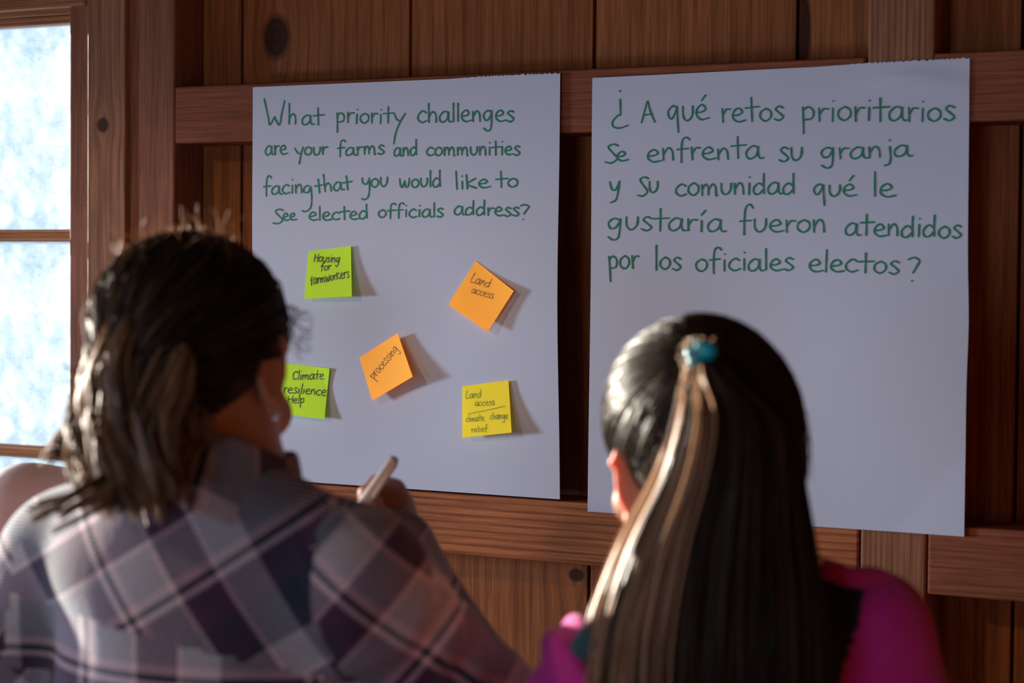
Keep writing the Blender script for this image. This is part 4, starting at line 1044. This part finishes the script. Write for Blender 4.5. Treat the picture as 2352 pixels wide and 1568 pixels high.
legs_shoes(girl, np.array([gm[0], gm[1], .80]), Bg, 0, M_darkpants, .075, .068)
for sx in (-1, 1):
    e = Og + Hg @ np.array([sx * .0304, .0868, .0128])
    E_ = Field(e - .014, e + .014, .002); E_.ell(e, (.0102,) * 3, k=.001); V, Q = E_.mesh(1); mesh_np('eye', V, Q, bpy.data.materials['eye_white'], girl)
S = Field(lo - .05, hi + .05, .005)
S.ell(gch, (.140, .104, .18), Bg, .04); S.ell(gm - up * .33, (.135, .104, .20), Bg, .05)
S.cone(neckG - up * .03, gR, .042, .050, .04); S.cone(neckG - up * .03, gL, .042, .048, .04)
S.cone(gR, geR, .056, .055, .03); S.cone(gL, geL, .052, .055, .03); S.cone(geR, gwR + (geR - gwR) * .08, .052, .030, .02); S.cone(geL, gwL + (geL - gwL) * .08, .052, .030, .02)
S.ell(gL + up * .004 - rt * .006, (.046, .050, .042), Bg, .02)
S.cut((0, 0, .78), (0, 0, -1)); S.cone(neckG + up * .0, neckG + up * .10, .050, .060, .012, 's')
V, Q = S.mesh(2); N = vnormals(V, Q)
rv = (V - gm) @ rt; zv = (V - gm) @ up
slv = np.clip((np.abs(rv) - .09) / .03, 0, 1)
V = wrinkle(V, N, .0022, 1.6, .8, .3 + slv * 1.0)
relL = V - gL; V = V + N * (.0075 * np.sin(relL @ rt * 190 + relL @ up * 90) * np.exp(-(np.linalg.norm(relL, axis=1) / .065) ** 2))[:, None]
fc = V[Q].mean(1); r_ = (fc - gm) @ rt; u_ = (fc - gm) @ up
pxf, pyf = px_of(fc)
g1, g2, g3, g4 = W(2012, 1330, D2 - .03), W(1962, 1568, D2 - .08), W(1362, 1420, D2 - .06), W(1440, 1540, D2 - .1)
sR = (r_ > np.interp(u_, [(g2 - gm) @ up - .09, (g2 - gm) @ up - .02, (g1 - gm) @ up], [.18, (g2 - gm) @ rt, (g1 - gm) @ rt])) | (near_seg(fc, gR - up * .05, geR, .078) & (r_ > .108))
sL = (r_ < np.interp(u_, [(g4 - gm) @ up - .09, (g4 - gm) @ up - .02, (g3 - gm) @ up], [-.18, (g4 - gm) @ rt, (g3 - gm) @ rt])) | (near_seg(fc, gL - up * .05, geL, .078) & (r_ < -.108))
for A_, B_, m_ in ((geR, gwR, 0), (geL, gwL, 1)):
    dd = (B_ - A_) / np.linalg.norm(B_ - A_); d_ = np.linalg.norm(np.cross(fc - A_, dd), axis=1); t_ = (fc - A_) @ dd
    z_ = (d_ < .058) & (t_ > -.06)
    if m_ == 0: sR |= z_
    else: sL |= z_ & ~sR
sL &= ~sR; bd = ~(sR | sL)
gparts = split_mesh(V, Q, [bd, sR, sL], ['top', 'sleeve', 'sleeve'], [M_blackcl, M_magenta, M_magenta], [girl, 0, 0], [None] * 3)
pt_ = W(1392, 1462, D2 - .075); TF = Field(pt_ - .06, pt_ + .06, .003); TF.ell(pt_, (.034, .020, .019), Bg @ np.array([[.9, 0, .43], [0, 1, 0], [-.43, 0, .9]]).T); TV, TQ = TF.mesh(1); mesh_np('shoulder_patch', TV, TQ, M_teal, gparts[0])['label'] = 'dark teal patch at the left shoulder'
gparts[0]['label'] = 'black back of the top'; gparts[1]['label'] = gparts[2]['label'] = 'magenta sleeve'
# magenta neckline band with a little metal snap, teal shoulder patch
cg = neckG + up * .004
def tube(name, pts, rad, mat, parent, m=10):
    P = np.array(pts); T = np.gradient(P, axis=0); T /= np.linalg.norm(T, axis=1)[:, None]; rr = np.broadcast_to(rad, (len(P),))
    ref = np.array([.13, .2, .97]); A = np.cross(T, ref); A /= np.linalg.norm(A, axis=1)[:, None]; Bn = np.cross(T, A)
    V = [p + r * (math.cos(2 * math.pi * j / m) * a + math.sin(2 * math.pi * j / m) * b) for p, a, b, r in zip(P, A, Bn, rr) for j in range(m)]
    F = [(i * m + j, i * m + (j + 1) % m, (i + 1) * m + (j + 1) % m, (i + 1) * m + j) for i in range(len(P) - 1) for j in range(m)]
    return mesh_np(name, V, F, mat, parent)
band = tube('neck_band', spline([W(1885, 1302, D2 - .015), W(1915, 1312, D2 - .02), W(1955, 1326, D2 - .02), W(2005, 1325, D2 + .0), W(2050, 1345, D2 + .01)], 8), .0095, M_magenta, gparts[0]); band['label'] = 'magenta band along the shoulder'
sn = Field(W(1880, 1290, D2 - .02) - .012, W(1880, 1290, D2 - .02) + .012, .0015); sn.ell(W(1880, 1288, D2 - .02), (.005, .005, .0055)); V, Q = sn.mesh(1); mesh_np('snap', V, Q, M_silver, gparts[0])
# hair of the girl
Lg = lambda x, y, z: Og + Hg @ np.array([x, y, z])
C = Field(Og - .17, Og + .17, .004)
C.ell(Lg(0, -.014, .040), (.0795, .096, .090), Hg, .01); C.ell(Lg(0, -.045, -.005), (.064, .058, .065), Hg, .03)
C.ell(Lg(0, .090, -.035), (.085, .06, .085), Hg, .02, 's'); C.ell(Lg(.092, .02, -.055), (.04, .055, .065), Hg, .01, 's'); C.ell(Lg(-.092, .02, -.055), (.04, .055, .065), Hg, .01, 's')
V, Q = C.mesh(2); hairG = mesh_np('hair', V, Q, M_capB, girl)
TIE = W(1606, 818, D2 - .1); tl_ = Hg.T @ (TIE - Og)
n = 9000; th = rng.uniform(-2.3, 2.3, n); el = rng.uniform(-.5, 1.45, n)
def surfg(th, el, ex=1.0):
    return np.stack([np.sin(th) * np.cos(el) * .0815 * ex, -np.cos(th) * np.cos(el) * .098 * ex - .014, np.sin(el) * .094 * ex + .040], -1)
te, ee = math.atan2(tl_[0], -(tl_[1] + .014)), math.asin(min(.98, (tl_[2] - .04) / .094))
print('tie', tl_, te, ee)
d0 = surfg(th, el) - np.array([0, -.014, .04]); d1 = surfg(np.array([te]), np.array([ee]))[0] - np.array([0, -.014, .04])
ts = np.linspace(0, 1, 10)[None, :, None]
mixd = (d0[:, None, :] * (1 - ts) + (d1 + rng.normal(0, .005, (n, 1, 3))) * ts)
A_ = np.array([.0815, .098, .094]); nn = np.sqrt(((mixd / A_) ** 2).sum(-1, keepdims=True)); exg = 1.0 + rng.uniform(-.015, .02, (n, 1, 1)) + .035 * np.sin(ts * math.pi)
pg = mixd / nn * exg + np.array([0, -.014, .04])
keep = ~((np.abs(th) > 1.42) & (el < -.12))
strands('hair_strands', (Og + pg @ Hg.T)[keep], .0009, .0009, M_hairB, hairG, tone=rng.beta(1.0, 18, keep.sum()))
# long hair falling down the back
def fall(n, f0, f1, dtop, dbot, K=22, jit=7):
    """f = place across the fall, 0 left edge .. 1 right edge; edges given per height"""
    rows = ((868, 1578, 1695, .128), (960, 1566, 1796, .124), (1090, 1530, 1822, .116), (1240, 1462, 1838, .112), (1400, 1408, 1858, .110), (1560, 1385, 1862, .112), (1880, 1390, 1850, .106))
    out = []
    for i in range(n):
        f = rng.uniform(f0, f1); dd = rng.normal(0, .010); jj = rng.normal(0, jit); p = [TIE + rng.normal(0, .005, 3)]
        f += .05 * math.sin(i * 1.7)
        bow = .05 * (1 - (2 * f - 1) ** 2)
        for k, (y, xa, xb, dz) in enumerate(rows):
            p.append(W(xa + (xb - xa) * f + jj * (k + 1) * .35 + rng.normal(0, 2.0), y + (rng.normal(0, 70) - 200 * (2 * f - 1) ** 2 if k == 6 else 0), D2 - dz - bow * .6 + .022 + dd * (1 - .08 * k)))
        out.append(p)
    P = np.array(out); m = P.shape[1]; Q = np.concatenate([2 * P[:, :1] - P[:, 1:2], P, 2 * P[:, -1:] - P[:, -2:-1]], 1); res = []
    for a in range(1, m):
        for t in (0, .33, .66):
            A, B, C_, D = Q[:, a - 1], Q[:, a], Q[:, a + 1], Q[:, a + 2]
            res.append(.5 * (2 * B + (C_ - A) * t + (2 * A - 5 * B + 4 * C_ - D) * t * t + (-A + 3 * B - 3 * C_ + D) * t ** 3))
    res.append(P[:, -1]); return np.stack(res, 1)
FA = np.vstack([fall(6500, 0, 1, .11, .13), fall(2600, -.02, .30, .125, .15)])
strands('ponytail', FA, .0010, .0007, M_hairB, hairG, tone=np.clip(rng.beta(1.0, 14, len(FA)) + .95 * (np.arange(len(FA)) > 6500), 0, 1))  # left strand group coloured golden as if sunlit
# wisps
wp = []
for k in range(26):
    x = rng.uniform(1830, 1850); y = rng.uniform(930, 1010)
    wp.append(np.array([W(x, y, D2), W(x + 20 + rng.uniform(-8, 10), y + 10, D2), W(x + 18, y + 60, D2), W(x + rng.uniform(-10, 25), y + 120 + rng.uniform(-30, 40), D2)]))
strands('loose_hair', bez(np.array(wp), 10), .0005, .0003, M_hairB, hairG, tone=np.full(26, .3))
# turquoise bead tie
M_turq = plain('turquoise_glass', (.0, .58, .80), .10, Transmission_Weight=.25); M_turq2 = plain('pale_turquoise_glass', (.12, .40, .48), .15)
bt = empty('hair_tie', TIE); tag(bt, 'turquoise bead hair tie at the top of the long ponytail', 'hair tie')
for (x, y, r, mt) in ((1625, 806, .0085, M_turq), (1606, 820, .0062, M_turq), (1590, 813, .0065, M_turq2), (1612, 800, .0068, M_turq2), (1593, 829, .0055, M_turq2)):
    c = W(x, y, D2 - .128); b_ = Field(c - .014, c + .014, .0018); b_.ell(c, (r,) * 3, k=.001); V, Q = b_.mesh(1); mesh_np('bead', V, Q, mt, bt)

# ------------------------------------------------------------------ third person beyond, only a shoulder shows
D3 = 2.42
Bt = basis(62, 0, 0); rt, fwd, up = Bt.T
tm = W(270, 1215, D3); tR = tm + rt * .15; tL = tm - rt * .15; tL = W(62, 1185, D3 + .02); tR = 2 * tm - tL; neckT = W(330, 1120, D3); Ot = W(400, 900, D3)
Ht = basis(55, 15, 0)
per3 = empty('person', (tm[0], tm[1], 0)); tag(per3, 'person in a dusty pink top whose shoulder shows between window and plaid woman', 'person')
eL3 = tL - up * .28 - fwd * .03 - rt * .03; eR3 = tR - up * .28 + rt * .02; wL3 = eL3 + fwd * .22; wR3 = eR3 + fwd * .22
lo = np.minimum.reduce([eL3, eR3, wL3, wR3, Ot - .14]) - .12; hi = np.maximum.reduce([eL3, eR3, wL3, wR3, Ot + .16]) + .12; lo[2] = .72
F = Field(lo, hi, .007); add_head(F, Ot, Ht, .93)
F.cone(Ot - up * .03, neckT, .046, .05, .02); F.cone(neckT, neckT - up * .06, .05, .07, .03); F.ell(tm - up * .13, (.135, .095, .18), Bt, .04); F.ell(tm - up * .33, (.12, .09, .16), Bt, .05)
F.cone(neckT, tR, .038, .04, .03); F.cone(neckT, tL, .038, .04, .03); F.chain([tL, eL3, wL3], [.042, .034, .024], .02); F.chain([tR, eR3, wR3], [.042, .034, .024], .02)
add_hand(F, wL3, fwd, -up, .9, .4, 1); add_hand(F, wR3, fwd, -up, .9, .4, -1)
V, Q = F.mesh(1); mesh_np('body', V, Q, M_skinC, per3)
S = Field(lo, hi, .007); S.ell(tm - up * .13, (.15, .11, .19), Bt, .04); S.ell(tm - up * .35, (.14, .11, .20), Bt, .05); S.cone(neckT - up * .02, tR, .045, .052, .04); S.cone(neckT - up * .02, tL, .045, .058, .04)
S.cone(tL, eL3, .060, .052, .03); S.cone(tR, eR3, .056, .052, .03); S.cone(eL3, wL3 - fwd * .02, .05, .034, .02); S.cone(eR3, wR3 - fwd * .02, .05, .034, .02)
S.cut((0, 0, .78), (0, 0, -1)); V, Q = S.mesh(2); mesh_np('top', V, Q, M_pink, per3)
legs_shoes(per3, np.array([tm[0], tm[1], .80]), Bt, 0, M_darkpants, .075, .07)
C = Field(Ot - .16, Ot + .16, .006); Lt = lambda x, y, z: Ot + Ht @ np.array([x, y, z])
C.ell(Lt(0, -.016, .036), (.078, .094, .084), Ht, .01); C.ell(Lt(0, .090, -.035), (.085, .06, .085), Ht, .02, 's'); V, Q = C.mesh(2); mesh_np('hair', V, Q, M_capA, per3)
for sx in (-1, 1):
    e = Ot + Ht @ np.array([sx * .0288, .0823, .012]); E_ = Field(e - .014, e + .014, .002); E_.ell(e, (.0098,) * 3, k=.001); V, Q = E_.mesh(1); mesh_np('eye', V, Q, bpy.data.materials['eye_white'], per3)
for o in bpy.data.objects:
    if o.name.startswith('handwriting'): o['kind'] = 'stuff'
